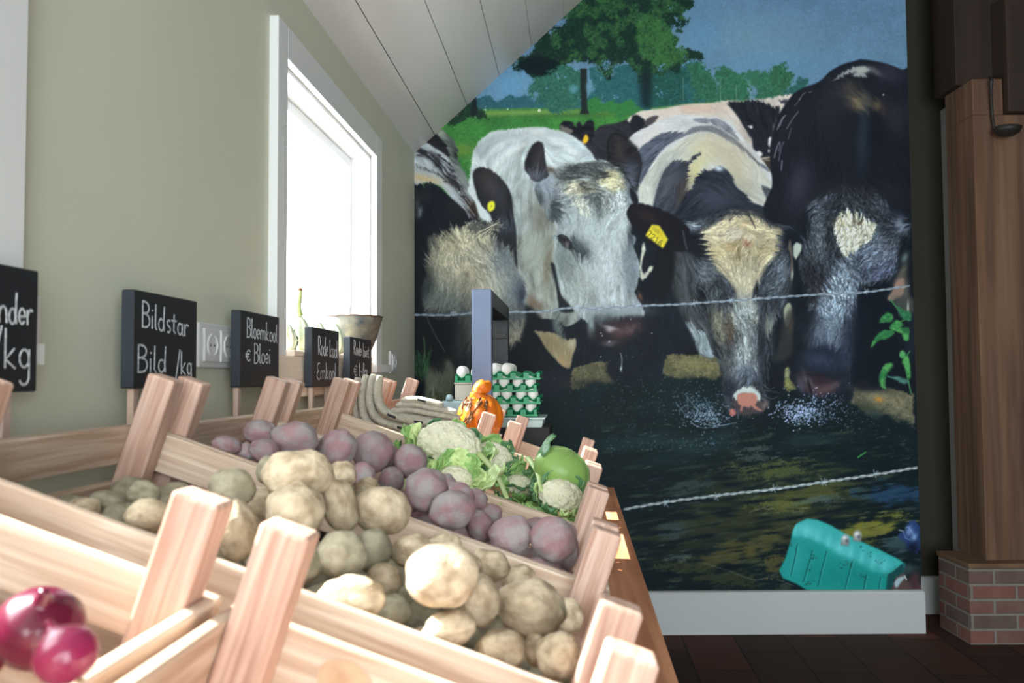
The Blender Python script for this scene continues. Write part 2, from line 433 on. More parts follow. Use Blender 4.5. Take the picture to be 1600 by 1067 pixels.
soft('B', 600,740, 300,50, 0, (56,116,56), .4, clip=m)
dots(np.array([792.5,842.,758.]), np.array([170.,172.,171.]), np.array([1.2,2.4,1.2]), (200,205,200), .8)
# mid distance trees
trees(pt('B','690,470 720,430 780,395 850,370 890,380 920,430 945,470 940,560 900,600 760,600 730,560 700,530'), (38,78,70), [(62,118,88),(44,96,78),(28,60,62)], 4, 2600)
trees(pt('B','1000,470 1040,400 1100,380 1300,370 1423,380 1600,380 1600,600 1010,600'), (34,76,82), [(48,100,94),(30,66,74)], 4, 3500)
trees(pt('B','985,600 1000,560 1060,540 1150,560 1250,590 1300,615 1000,620'), (36,84,50), [(50,110,55)], 3, 800)
trees(pt('B','215,680 240,640 300,610 345,600 380,610 415,625 420,655 330,665'), (18,36,30), [(34,60,44)], 3, 500)
fill(pt('B','345,555 372,536 374,640 338,650'), (22,30,34), .6, smooth=False)
# right tree row
for s, c1 in (('60,380 110,350 180,370 235,380 260,420 250,470 245,560 240,590 60,600 40,480', (34,78,74)),
          ('272,400 290,375 330,362 375,380 400,420 425,460 430,510 430,570 300,575 300,510 275,470', (44,92,72)),
          ('410,400 440,368 480,385 520,395 560,390 570,430 590,490 600,550 560,560 440,570 440,470', (46,96,74)),
          ('575,400 600,374 640,380 660,400 655,460 620,480 615,500 600,470 580,440', (52,104,84)),
          ('625,470 670,420 710,395 745,440 750,540 640,550', (48,98,78)),
          ('732,390 760,362 810,362 845,395 848,430 825,460 830,490 800,535 755,535 750,470 735,430', (46,92,68)),
          ('822,490 850,465 890,462 915,440 940,465 930,500 900,530 825,530', (44,90,88))):
    trees(pt('C', s), tuple(v*.85 for v in c1), [tuple(min(255,v*1.25) for v in c1), tuple(v*.7 for v in c1)], 3.2, 900)
for q in ('445,560 445,430', '535,560 533,470', '612,560 608,440', '240,560 238,430'):
    line(pt('C', q), 1.4, (104,128,110), .5)
fill(pt('C','60,600 300,572 600,555 620,565 300,600 60,620'), (66,110,60), 1.2, smooth=False)
# the big tree
can = pt('B','575,358 590,320 640,305 672,262 740,215 800,150 900,70 960,10 990,-90 1700,-110 1560,-40 1568,20 1580,60 1560,85 1515,145 1480,120 1465,112 1450,140 1478,205 1510,262 1560,268 1590,300 1575,345 1530,350 1490,370 1460,395 1430,400 1380,420 1300,430 1240,400 1200,340 1130,360 1070,375 1020,360 990,370 985,330 940,335 905,345 880,345 860,372 800,395 745,430 715,440 650,425 590,400')
m = mk(can, .8, 0, True, 6)
m *= 1-np.clip((MID+FINE*.5-2.1)*3, 0, 1)*(XX > 990)
comp(m, hexc((16,34,32)), 1)
sub = m*np.clip(.5+MID*.8, 0, 1)
leafy(m, 9000, 1.2, [(30,58,38),(24,50,38),(12,26,28),(38,72,46)], .55)
leafy((sub > .5)*m*(XX > 860), 5000, 1.2, [(44,84,46),(58,102,56)], .55)
leafy(mk(pt('C','0,100 120,120 230,230 250,300 150,380 60,340 0,300'), 2, clip=m), 2600, 1.4, [(64,108,56),(46,88,50)], .6)
leafy(mk(pt('B','600,370 700,320 850,360 780,410 640,400'), 2, clip=m), 1200, 1.4, [(8,20,26)], .8)
fill(pt('B','948,380 985,380 984,500 988,600 1000,635 945,635 955,600 950,500'), (26,34,34), .7, smooth=False)
fill(pt('B','1275,400 1350,395 1345,500 1340,600 1290,600 1280,500'), (16,28,34), 3, smooth=False, alpha=.85)
fill(pt('B','985,470 1010,440 1015,520 990,510'), (92,134,150), 1.5, alpha=.6)
fill(pt('B','885,490 915,470 940,500 905,520'), (88,134,152), 1.5, alpha=.7)
dots(np.array([714.,742.]), np.array([180., 182.]), 1.2, (120,130,120), .8)

# ---- far cows
DK = (17,22,30)
m = fill(pt('C','-10,640 40,615 100,605 150,600 250,580 400,572 500,558 560,562 700,545 860,528 900,600 860,800 760,960 640,900 400,800 -10,820'), (172,164,158), 1., fur=1.5, tex=.03, big=.05)
soft('C', 300,600, 160,25, 0, (178,152,136), .6, clip=m); soft('C', 60,640, 60,20, 0, (186,184,178), .8, clip=m)
fill(pt('C','490,572 560,562 640,556 700,570 740,590 775,600 772,640 748,690 738,760 740,840 720,900 680,880 630,832 622,782 600,742 575,700 548,655 515,610'), (26,28,36), .8, fur=2.5, tex=.1, clip=m)
fill(pt('C','770,562 820,555 810,580 785,575'), (50,52,60), .8, fur=2, clip=m)
for q in ('600,700 625,700 620,715', '715,765 735,770 735,815 715,810', '640,845 670,842 680,865 650,870', '715,830 730,835 730,850 718,850'):
    fill(pt('C', q), (190,188,190), .7, fur=1.)
fill(pt('C','660,875 800,870 800,990 720,960 690,900'), (50,46,40), 1); line(pt('C','670,880 720,872'), 2, (150,140,130)); line(pt('C','690,885 730,895 760,940'), 3, (120,112,100), .7)
# black cow with the tag
m = fill(pt('A','860,210 900,190 1020,195 1060,165 1150,150 1220,130 1330,150 1330,420 1000,420 900,260'), (36,37,43), 1, fur=1., tex=.08)
fill(pt('A','1212,125 1240,108 1290,85 1340,78 1423,72 1500,60 1500,120 1423,130 1380,150 1320,160 1300,125 1250,130 1225,150'), (180,170,162), .8, fur=1)
fill(pt('A','1240,112 1265,105 1290,120 1310,150 1270,200 1235,190 1225,150'), (24,26,34), .8, fur=1)
fill(pt('A','1340,115 1380,112 1360,150 1320,165 1310,140'), (60,56,60), 1, fur=1)
fill(pt('A','838,190 842,150 865,138 905,145 925,175 930,150 950,142 965,165 985,140 1015,135 1026,160 1025,210 1010,250 990,260 960,240 925,215 900,208 870,205'), (22,22,30), .7, fur=.8, tex=.08)
fill(pt('A','840,190 845,165 870,172 900,190 895,208 865,205'), (110,104,100), 1.2, fur=1.5, alpha=.8)
fill(pt('A','962,262 968,228 982,213 995,240 980,262'), (206,160,40), .5)

# ---- pale grey cow (second from the left): body
m = fill(pt('A','325,500 340,400 352,320 380,260 420,220 480,192 560,183 640,175 700,172 760,178 820,190 880,210 940,245 990,290 1030,350 1060,420 1060,700 760,800 760,1067 650,1067 590,1000 560,760 400,700 330,560'), (160,170,174), .9, fur=1.2, tex=.045, tex3=.05, big=.03)
body2 = m
soft('A', 640,210, 260,40, 0, (178,182,184), .7, clip=m)
for q, w, c, a in (('360,330 400,270 470,230 560,205 680,200', 9, (112,124,134), .35), ('395,345 440,280 520,240 620,215', 5, (108,120,128), .35),
        ('430,400 460,330 540,275 640,240 740,230', 6, (120,130,134), .35), ('470,440 510,370 590,310 640,285', 8, (134,140,136), .5), ('500,470 560,400 630,350', 9, (128,134,130), .45),
        ('560,480 610,420 650,390', 8, (120,128,128), .5), ('760,200 860,225 950,290 1010,350', 7, (124,136,146), .5), ('780,240 860,270 920,320', 6, (200,204,204), .4),
        ('390,440 440,330 520,270', 4, (196,200,202), .5), ('450,440 490,370 560,310 640,270', 4, (198,202,202), .5), ('345,330 350,420 340,520', 3, (210,214,214), .6)):
    k = mk(pt('A', q), 0, smooth=False)*0
    p = spline(pt('A', q), False, 20); b = splat(p[:,0], p[:,1], np.full(len(p), 1.), 0); 
    d = np.hypot(*np.diff(p, axis=0).T).sum(); b = blur(b, w/2)*(w*d/len(p))*1.2
    b = gather(b, XX+CA*FUR*1.5, YY+SA*FUR*1.5)
    comp(np.clip(b, 0, 1)*m, hexc(c), a)
# neck: grey, brownish at the shade side
fill(pt('A','560,540 600,470 650,430 700,470 760,640 800,760 830,940 850,1067 860,1180 860,1300 800,1300 700,1250 640,1060 600,900 580,700'), (124,134,134), 5, fur=5, tex=.09, tex3=.14, clip=m)
soft('A', 720,720, 60,160, -10, (98,94,84), .6, clip=m, fur=3); soft('A', 760,620, 30,110, -15, (74,74,68), .6, clip=m, fur=3)
soft('A', 640,520, 50,70, 0, (150,158,160), .6, clip=m, fur=3); soft('A', 620,880, 60,180, 0, (134,144,144), .6, clip=m, fur=3)
soft('A', 720,950, 80,120, 0, (128,130,122), .6, clip=m, fur=3)
# throat and chest below the head
m = fill(pt('L','-20,-60 260,-60 290,200 330,330 400,430 480,560 440,640 300,650 250,670 270,700 120,660 60,620 40,420 50,300 0,210 -40,100'), (112,118,114), 1.5, fur=2, tex=.08, tex3=.1)
soft('L', 140,60, 100,150, 0, (132,138,130), .7, clip=m, fur=2); soft('L', 120,450, 60,60, 0, (88,72,58), .8, clip=m, fur=2); soft('L', 170,400, 40,40, 0, (150,156,156), .8, clip=m, fur=2)
soft('L', 215,200, 30,190, 5, (92,88,74), .7, clip=m, fur=2)

fill(pt('P','1395,150 1445,150 1445,700 1380,700 1380,300'), DK, 1.5)
fill(pt('P','640,300 662,300 668,700 640,700'), (15,18,24), 1)
fill(pt('P','985,340 1060,330 1060,440 985,430'), DK, 1.5)
fill(pt('P','1300,590 1345,590 1345,650 1300,650'), DK, 1.5)
fill(pt('P','655,360 680,340 690,480 655,480'), (15,18,24), 2)
# dark mass behind and under the heads
dark = fill(pt('P','812,500 840,498 872,500 884,510 905,500 930,470 1002,380 1010,330 1062,330 1100,300 1210,330 1225,300 1425,300 1425,640 1360,620 1200,640 1100,600 900,600 812,600 790,560'), DK, 1.2, tex=.05, big=.1)
fill(pt('P','660,460 830,480 850,600 660,640 640,560'), (15,18,24), 2)
m = fill(pt('D','690,415 760,420 830,440 880,465 918,455 925,500 905,560 890,622 850,612 800,560 750,500 715,440'), (126,116,92), 1., fur=1.2, tex=.06)
soft('D', 790,480, 60,30, 30, (112,98,74), .6, clip=m); soft('D', 850,590, 30,25, 0, (140,120,88), .8, clip=m); soft('D', 900,480, 20,30, 0, (150,146,126), .8, clip=m)
fill(pt('L','262,520 320,520 330,640 350,730 290,690 265,640'), (80,88,86), 1.5, fur=2, alpha=.9, tex=.08)

# ---- stone rim, water
def stone(pts, c, a=1.):
    m = fill(pts, c, .9, warp=1.5, alpha=a)
    comp(m*np.clip(.3*FINE+.25*MID, 0, .7), hexc([v*1.3 for v in c]), .6); comp(m*np.clip(-.35*FINE-.2*MID, 0, .8), hexc([v*.55 for v in c]), .7); comp(m*np.clip(MID*.6-.3+BIG*.3, 0, .6), hexc([v*.6 for v in c]), .8)
    return m
wat = fill(pt('P','640,640 800,640 840,600 900,585 960,594 1040,600 1125,598 1180,640 1240,600 1330,640 1380,660 1440,690 1440,940 640,940'), (13,23,27), 2)
fill(pt('P','812,592 900,578 905,600 880,640 812,645'), (20,25,33), 3)
stone(pt('D','905,640 950,605 1040,590 1100,585 1095,630 1130,680 1150,710 1060,725 960,740 900,735'), (84,82,62))
soft('D', 1000,710, 110,24, 0, (34,36,32), .8)
fill(pt('D','1100,590 1150,600 1150,700 1130,690 1095,640'), (18,22,30), 1.5)
stone(pt('N','-90,415 0,408 120,403 290,405 330,470 350,560 358,600 -90,600'), (92,90,66))
line(pt('N','-80,450 100,455 330,462'), 1.6, (120,116,92), .6)
for i in range(4): soft('N', 60+i*70, 470+i*9, 60, 18, 4, (112,106,70), .35)
stone(pt('N','890,530 925,510 925,600 960,640 985,680 900,695 880,660 895,610'), (104,106,66)); soft('N', 905,550, 16,30, 0, (128,132,112), .8)
stone(pt('Q','590,600 700,625 800,650 880,670 980,715 1000,720 1000,1000 900,950 800,880 700,840 620,830 535,800 560,700'), (96,94,76))
soft('Q', 700,700, 160,30, 20, (116,112,92), .5); soft('Q', 740,745, 26,16, 20, (160,112,50), .9); soft('Q', 700,870, 130,50, 15, (26,42,42), .8); soft('Q', 620,820, 90,40, 10, (52,56,46), .7)
m = wat*(YY > 600)*mk(pt('P','640,612 900,618 980,612 1128,594 1140,640 1200,660 1330,610 1350,640 1400,665 1440,680 1440,940 640,940'), 2)
fill(pt('P','980,594 1128,592 1128,620 1180,660 1250,640 1330,630 1360,650 1440,690 1440,950 640,950 640,640 840,625 880,612'), (13,25,29), 1.5, big=.05, warp=2)
# horizontal ripples: noise stretched sideways
def hnoise(sx, sy):
    b = prng.randn(MH, MW).astype(np.float32)
    for ax, k in ((1, sx), (0, sy)):
        k = int(k)
        for _ in range(2):
            c = np.cumsum(np.pad(b, [(k, k+1) if a == ax else (0, 0) for a in (0, 1)], mode='wrap'), axis=ax)
            b = np.take(c, np.arange(2*k, 2*k+b.shape[ax]), ax) - np.take(c, np.arange(0, b.shape[ax]), ax)
    return norm(b)
R1 = hnoise(14, 2); R2 = hnoise(5, 1); R3 = hnoise(30, 6)
tilt = np.clip(np.rint((XX-1040)*-.12), -60, 60).astype(int)
yi = np.clip(np.arange(MH)[:, None] - tilt, 0, MH-1); xi = np.broadcast_to(np.arange(MW)[None], (MH, MW))
R1t, R2t, R3t = R1[yi, xi], R2[yi, xi], R3[yi, xi]
wm = mk(pt('P','640,660 880,640 980,612 1128,610 1190,660 1330,640 1440,700 1440,950 640,950'), 3)*(canvas.sum(2) < 150)
canvas = canvas*(1-wm[..., None]*.0)
W1 = norm(R1t+.9*MID+.7*R2t+.5*BIG); W2 = norm(R2t+.8*FINE+.6*R1t)
def glow(cx, cy, rx, ry, rot, col, a, nz, th=.2, clip=None):
    A = math.radians(rot); dx = XX-cx; dy = YY-cy; u_ = (dx*math.cos(A)+dy*math.sin(A))/rx; v_ = (-dx*math.sin(A)+dy*math.cos(A))/ry
    g_ = np.exp(-(u_*u_+v_*v_)); mm = np.clip((g_*2.2-1.1+nz*.45)*1.1, 0, 1)*np.clip(g_*3, 0, 1)
    if clip is not None: mm = mm*clip
    comp(mm, hexc(col), a)
glow(1200, 770, 190, 80, -8, (40,48,34), .65, R1t); glow(1180, 820, 230, 60, -12, (48,50,32), .55, R1t)
glow(1210, 735, 80, 20, 0, (82,88,46), .6, W2); glow(1250, 775, 90, 18, -8, (88,88,42), .5, W1); glow(1215, 790, 60, 12, 0, (100,102,54), .5, W2)
glow(1365, 822, 60, 22, -10, (120,118,48), .8, W1); glow(1340, 840, 60, 20, 0, (92,92,42), .6, W2); glow(1400, 806, 40, 10, 0, (90,92,40), .7, W2)
glow(1180, 845, 110, 18, -14, (84,80,46), .6, W1); glow(1120, 900, 120, 20, 10, (56,58,36), .6, W2); glow(1140, 870, 60, 18, -10, (76,70,38), .6, W1)
glow(1210, 880, 22, 30, 20, (96,84,44), .6, W2)
glow(1390, 770, 60, 22, 0, (30,56,84), .85, W1); glow(1280, 780, 40, 10, 0, (74,94,104), .5, W2); glow(1400, 850, 40, 16, 0, (50,70,78), .8, W1); glow(1410, 880, 34, 20, 0, (52,66,72), .8, R3t)
glow(1050, 830, 30, 18, 0, (48,62,68), .7, W2); glow(1060, 870, 26, 8, 0, (64,80,84), .6, W2); glow(1080, 760, 50, 16, -14, (46,60,62), .6, W2); glow(1180, 700, 30, 12, 0, (84,90,88), .5, W2); glow(1175, 715, 40, 8, 0, (70,80,78), .5, W2)
glow(1000, 700, 100, 30, 0, (18,44,46), .6, R3t); glow(1090, 690, 120, 26, 0, (26,46,50), .6, R3t); glow(1300, 690, 110, 20, 0, (30,50,52), .5, R3t)
m = mk(pt('P','960,640 1430,690 1432,930 960,930'), 4)*(canvas.sum(2) < 420)
comp(m*np.clip((R2t-1.1)*.5, 0, 1), hexc((70,84,80)), .5); comp(m*np.clip((R1t-1.)*.5, 0, 1), hexc((40,60,56)), .5); comp(m*np.clip((-R1t-.7)*.6, 0, 1), hexc((10,18,26)), .7)
for q in ('1100,880 1140,892 1180,905 1215,895', '1170,800 1200,790', '1215,905 1240,915'): line(pt('P', q), 1, (150,150,140), .4)
line(pt('P','1340,714 1352,706'), 1.6, (60,150,70))
# ---- black and white cow with the big ear tag: body
b3 = fill(pt('E','70,160 80,130 130,90 200,58 260,25 300,8 360,0 440,2 500,8 560,12 640,32 690,90 740,150 800,220 850,290 900,370 925,440 930,520 900,640 760,600 400,640 300,560 100,560 60,420'), (172,174,178), .9, fur=1, tex=.03, tex3=.02)
soft('E', 200,110, 110,60, -35, (178,176,176), .8, clip=b3)
fill(pt('E','440,22 500,18 580,22 640,60 680,110 690,140 650,110 600,80 540,50 470,40'), (104,108,120), 1, fur=2, tex=.08, clip=b3)
fill(pt('E','130,200 180,150 240,110 310,92 390,95 430,70 500,58 560,66 620,95 680,140 740,195 800,260 850,290 860,320 800,270 700,190 620,140 560,100 490,90 420,105 340,140 280,180 230,240 180,320 150,400 120,420 110,300'), (72,78,92), 1, fur=2.5, tex=.1, clip=b3)
fill(pt('E','130,420 160,360 200,300 260,220 330,170 420,120 520,100 600,125 680,175 760,240 820,300 880,380 925,470 900,560 780,520 700,440 600,300 450,300 400,420 380,480 300,500 200,500 130,480'), (164,166,160), 1.2, fur=2, tex=.03, tex3=.02, clip=b3)
soft('E', 600,180, 150,60, 25, (160,150,134), .55, clip=b3, fur=3); soft('E', 500,200, 80,60, 0, (170,162,134), .5, clip=b3, fur=3); soft('E', 440,320, 40,90, 20, (176,170,126), .8, clip=b3, fur=4); soft('E', 680,320, 60,120, -25, (160,152,128), .6, clip=b3, fur=3)
fill(pt('E','215,500 240,400 260,340 310,270 370,240 400,262 440,225 480,205 460,235 420,265 410,330 400,390 385,430 430,420 440,560 440,660 300,640 220,540'), (42,46,56), 1, fur=2.5, tex=.12, clip=b3)
soft('E', 300,380, 50,90, 20, (74,78,88), .6, clip=b3, fur=4); soft('E', 380,440, 30,80, 10, (56,48,44), .7, clip=b3, fur=4)
fill(pt('E','400,440 440,400 450,340 480,320 520,305 560,300 600,290 640,320 660,350 680,400 730,440 780,490 860,520 960,600 900,660 700,560 500,620 420,660 300,640 340,540'), (28,32,42), 1, fur=2.5, tex=.12)
soft('E', 560,450, 110,70, 0, (52,56,68), .7, fur=5); soft('E', 580,295, 20,12, 0, (176,186,200), .9)
fill(pt('E','820,395 870,410 905,450 925,500 900,540 860,500 840,450'), (62,66,74), 1.2, fur=2.5, tex=.1)
fill(pt('E','905,300 925,420 935,560 1100,560 1067,300'), (22,24,32), 2)
# ---- pale grey cow: head
ear = (30,29,34)
hd = fill(pt('K','210,330 300,330 420,300 560,285 640,270 760,280 840,300 900,360 960,440 1000,560 995,640 960,760 930,900 960,1000 1010,1130 1000,1260 960,1380 860,1420 620,1500 500,1460 420,1320 360,1180 330,1080 320,900 330,800 270,770 190,640 150,560 110,420'), (132,141,143), 1.2, fur=2.5, tex=.10, tex3=.06)
full2 = fill(pt('L','290,-60 400,-60 860,-60 850,60 905,160 880,260 870,340 900,420 935,470 940,560 700,590 600,680 560,720 530,690 540,620 480,570 430,510 380,440 330,380 300,260 270,160'), (136,145,149), 1.2, fur=1.5, tex=.085, tex3=.05)
hd = np.clip(hd+full2, 0, 1)
# shaded cheek, eye sockets, forehead markings
soft('L', 360,170, 70,120, -20, (96,106,104), .75, clip=hd, fur=3)
soft('L', 480,330, 110,130, 30, (126,134,128), .6, clip=hd, fur=3)
soft('L', 560,430, 40,60, 10, (84,90,86), .7, clip=hd, fur=4)
soft('L', 660,220, 120,240, 0, (164,172,178), .55, clip=hd, fur=3)
soft('L', 870,200, 40,190, 0, (84,94,104), .7, clip=hd, fur=4)
soft('K', 300,680, 55,130, 0, (52,58,62), .85, clip=hd, fur=6)
soft('K', 200,500, 90,80, 20, (120,130,146), .7, clip=hd, fur=6)
soft('K', 230,430, 60,30, 0, (112,122,136), .6, clip=hd, fur=6)
soft('K', 165,590, 50,40, 45, (40,44,48), .8, clip=hd, fur=4)

for q, c, f in (('300,400 340,350 420,310 520,290 640,275 760,285 850,330 900,400 910,480 870,470 850,380 800,350 740,340 700,400 690,480 640,530 600,500 640,440 560,400 500,430 430,450 340,440', (58,62,62), 9),
        ('320,440 400,430 470,440 430,480 340,500', (92,98,98), 7),
        ('380,500 440,450 520,430 540,480 590,440 640,470 640,530 560,560 490,575 420,560', (166,162,140), 7), ('520,440 560,430 570,500 590,540 540,530 510,490', (40,42,42), 5), ('560,470 610,430 600,390 640,420 650,500 600,520', (80,84,80), 6),
        ('700,400 760,350 830,370 870,430 885,490 850,530 800,540 740,510 690,470', (172,166,132), 7), ('690,385 730,360 755,380 745,405 710,405', (26,30,34), 4), ('510,575 580,550 660,540 720,570 720,640 700,740 670,770 640,720 610,640 570,600', (56,62,64), 9), ('720,560 790,560 760,640 740,720 710,700', (112,118,116), 7),
        ('440,600 500,585 570,620 610,690 590,740 520,700 460,650', (178,180,166), 8), ('820,560 880,540 920,600 900,680 850,700 820,640', (168,178,180), 7), ('300,600 345,640 350,720 330,800 300,830 275,760 270,680', (40,46,50), 5)):
    fill(pt('K', q), c, 2, fur=f*.75, alpha=.88, tex=.1, clip=hd)
soft('K', 940,560, 50,80, 0, (70,78,90), .8, clip=hd, fur=6)
soft('K', 400,760, 70,80, 0, (128,140,148), .6, clip=hd, fur=6)
soft('K', 600,850, 160,140, 0, (150,162,164), .6, clip=hd, fur=5)
soft('K', 880,860, 60,180, 0, (160,170,172), .7, clip=hd, fur=5)
soft('K', 940,880, 30,140, 10, (40,46,54), .8, clip=hd, fur=4)
soft('K', 460,960, 110,50, 35, (56,64,68), .8, clip=hd, fur=6)
soft('K', 470,990, 120,45, 38, (50,56,60), .85, clip=hd, fur=5); fill(pt('K','325,905 360,895 410,925 445,985 440,1020 400,1005 350,965'), (16,15,19), 1.2, clip=hd)
soft('K', 405,965, 18,14, 0, (64,40,44), .9)
for x_, y_, rx_, ry_, c_, a_ in ((150,560,40,60,(60,68,72),.7),(360,1080,50,90,(92,102,104),.7),(420,1150,60,110,(96,104,104),.6),(600,1100,90,120,(150,158,160),.4),(900,1150,40,140,(96,106,114),.7),(560,960,50,40,(110,118,120),.6),(380,860,70,30,(150,160,162),.6)):
    soft('K', x_, y_, rx_, ry_, 0, c_, a_, clip=hd, fur=5)
line(pt('K','325,900 370,890 420,930 450,990 500,1030'), 2.0, (16,18,22), .85)
line(pt('K','335,880 390,888 440,940'), 1.4, (120,130,132), .4)
soft('K', 530,1030, 60,40, 40, (44,50,54), .8, clip=hd, fur=6)
H1 = mk(pt('K','300,350 420,300 640,275 840,310 950,440 960,620 700,720 480,640 340,560 300,450'), 1)
hairs(H1, 1100, 9, [.6,1.3,.65,1.25], .55, .5, .05)
hairs(hd, 3000, 6, [1.15,.82], .6, .35, .03)
# ears
e = fill(pt('K','95,400 60,360 50,300 75,220 110,150 150,115 190,118 215,160 222,250 240,340 252,400 220,420 170,450 110,430'), ear, .8, fur=1, tex=.08)
soft('K', 160,280, 35,110, 15, (52,50,54), .7, clip=e); soft('K', 150,390, 70,40, 0, (84,90,104), .7, clip=e, fur=5)
e = mk(pt('K','760,270 752,180 755,110 790,60 840,60 900,90 960,150 1000,220 1015,300 1010,370 995,430 985,520 960,500 900,400 860,330 780,285'), 3); comp(e, hexc((90,96,108)), .0)
e = fill(pt('K','760,270 752,180 755,110 790,60 840,60 900,90 960,150 1000,220 1015,300 1010,370 995,430 985,520 960,500 900,400 860,330 780,285'), ear, .8, fur=1, tex=.08)
comp(np.clip(blur(e, 2.5)*(1-e)*3, 0, 1), hexc((14,14,18)), .8); soft('K', 840,180, 36,100, -10, (48,45,46), .7, clip=e); soft('K', 930,350, 60,60, 0, (62,68,80), .8, clip=e, fur=5); soft('K', 950,450, 35,50, 0, (84,92,108), .7, clip=e, fur=5)
soft('K', 265,345, 40,22, 20, (70,62,58), .8); 
fill(pt('K','930,500 975,540 1000,600 985,640 940,600'), (22,22,30), 1, fur=1.5)
# cheek shadow strap and muzzle
fill(pt('L','243,160 275,165 300,300 330,400 390,470 420,520 320,520 300,440 280,300'), (24,28,32), 1.3)
fill(pt('L','520,640 560,560 640,545 780,550 900,545 940,560 930,640 880,700 820,760 760,830 700,800 600,750 530,720'), (24,24,30), 1.5, fur=1)
soft('L', 730,515, 190,35, -3, (118,128,136), .8, fur=4)
soft('L', 640,560, 90,40, 0, (90,100,104), .6, fur=4)
soft('L', 550,610, 22,60, 0, (120,134,134), .8, fur=1)
soft('L', 780,650, 120,55, -8, (52,40,44), .95); soft('L', 700,640, 50,12, 15, (140,132,142), .8); soft('L', 690,655, 25,15, 10, (150,144,150), .7)
soft('L', 850,640, 50,25, -30, (92,74,76), .6, fur=4); soft('L', 760,680, 40,30, 0, (70,52,54), .7); soft('L', 690,750, 50,14, -5, (80,74,80), .7); soft('L', 690,770, 30,10, 0, (90,84,90), .5)
dots(np.array([938.5,940.5,952.,985.,938.,951.,1018.]), np.array([520.,524.,533.,498.,557.,533.5,520.]), .9, (190,200,210), .8)
line(pt('L','770,830 782,880 775,955'), 1.6, (120,134,144), .7); soft('L', 775,950, 6,14, 0, (170,184,190), .8)

# ---- leftmost cow: rump, black neck, ear, face
m = fill(pt('I','150,130 190,95 240,130 290,190 315,240 310,300 340,370 380,440 395,520 300,520 240,300 160,230'), (86,94,92), .9, fur=2, tex=.14, tex3=.1)
soft('I', 190,120, 30,30, 0, (140,150,136), .7, clip=m, fur=3); soft('I', 270,200, 25,60, -20, (60,66,66), .7, clip=m); soft('I', 300,270, 20,40, 0, (26,30,34), .8, clip=m)
soft('I', 330,420, 40,70, -25, (112,120,120), .7, clip=m, fur=3)
fill(pt('I','85,190 120,155 165,130 200,170 240,230 255,290 200,270 140,230'), (28,28,32), .9, fur=1.5, tex=.1)
m = fill(pt('I','-20,260 20,240 90,195 150,225 220,270 260,320 330,470 390,540 470,650 480,740 400,740 300,620 200,500 100,470 -20,480'), (150,158,164), .9, fur=1.5, tex=.05)
for q, w in (('20,262 120,285 200,350 270,440 330,520 400,640 440,700', 8), ('30,240 130,265 220,340 300,430 350,500', 6), ('160,330 240,420 320,520 380,620 430,720', 10), ('20,345 100,375 180,410 240,470', 3),
             ('250,330 300,400 330,470', 4), ('180,270 240,330 290,400', 4)):
    p = spline(pt('I', q), False, 20); d = np.hypot(*np.diff(p, axis=0).T).sum(); b = blur(splat(p[:,0], p[:,1], np.full(len(p), 1.)), w/3)*(w*d/len(p))*.9
    b = gather(b, XX+CA*FUR*2.5, YY+SA*FUR*2.5); comp(np.clip(b*(1+.5*T2), 0, 1)*m, hexc((32,32,38)), .95)
soft('I', 430,640, 40,70, -30, (44,34,30), .85, clip=m, fur=5)
for q in ('340,570 380,630 430,700', '330,520 360,555', '300,430 330,480', '360,570 400,620'): line(pt('I', q), 1.2, (180,178,176), .6)
soft('I', 70,440, 110,30, 10, (168,152,118), .9, clip=m, fur=3)
m = fill(pt('I','-20,520 40,500 90,480 140,475 200,510 260,570 320,620 370,670 395,720 440,720 560,740 640,720 700,740 715,800 712,900 720,1100 640,1100 400,900 200,860 20,1100 -20,1100'), (17,21,29), 1., fur=3, tex=.06)
soft('I', 45,670, 14,30, 20, (120,128,134), .8, fur=2); soft('I', 70,560, 50,30, 0, (34,36,40), .7, clip=m, fur=5)
soft('I', 30,620, 14,40, 0, (70,76,78), .6, fur=3); soft('I', 300,640, 60,60, 40, (34,30,32), .5, clip=m)
fill(pt('I','380,520 420,470 440,560 470,620 520,680 548,730 480,718 455,680 430,600'), (176,184,188), 1)
e = fill(pt('I','418,400 440,370 480,360 530,375 590,415 640,470 675,530 692,600 698,680 710,760 718,860 722,1060 700,1060 640,950 560,800 540,700 480,630 440,540 420,460'), (28,28,33), .8, fur=.8, tex=.07)
soft('I', 540,480, 50,80, -35, (58,56,60), .8, clip=e, fur=3); soft('I', 500,430, 60,60, 0, (44,40,42), .6, clip=e); soft('I', 600,560, 40,90, -20, (44,44,52), .6, clip=e)
soft('I', 640,760, 70,45, 10, (48,56,66), .8, clip=e, fur=6)
a = math.radians(8)
m_ = mk(pt('I','517,640 522,612 540,597 560,597 570,618 566,648 550,665 528,668'), .5); comp(m_, hexc((190,190,50)), 1); dots(np.array([767.3]), np.array([321.8]), 1.0, (110,110,40))
# face of the leftmost cow
f1 = fill(pt('I','105,930 130,850 200,830 280,790 340,770 370,750 420,770 520,800 570,860 640,950 700,1040 740,1200 780,1400 760,1500 700,1600 600,1560 480,1400 300,1400 160,1250 100,1050'), (146,143,125), 2, fur=5, tex=.09, tex3=.08)
f1b = fill(pt('J','60,240 110,150 160,60 180,-40 640,-60 700,60 760,140 790,220 780,300 740,360 690,380 560,370 430,420 400,620 380,800 330,800 310,620 270,480 170,420 100,390 70,330'), (146,144,130), 1.5, fur=3, tex=.09, tex3=.07)
f1 = np.clip(f1+f1b, 0, 1)
soft('J', 400,120, 120,100, 0, (136,128,108), .5, clip=f1, fur=4)
soft('J', 690,200, 90,150, -15, (70,80,92), .9, clip=f1, fur=6); soft('J', 620,100, 50,110, -25, (84,92,96), .6, clip=f1, fur=6); soft('J', 760,280, 40,90, 0, (34,40,52), .85, clip=f1, fur=3)
soft('J', 600,180, 80,90, 0, (150,150,138), .5, clip=f1, fur=5)
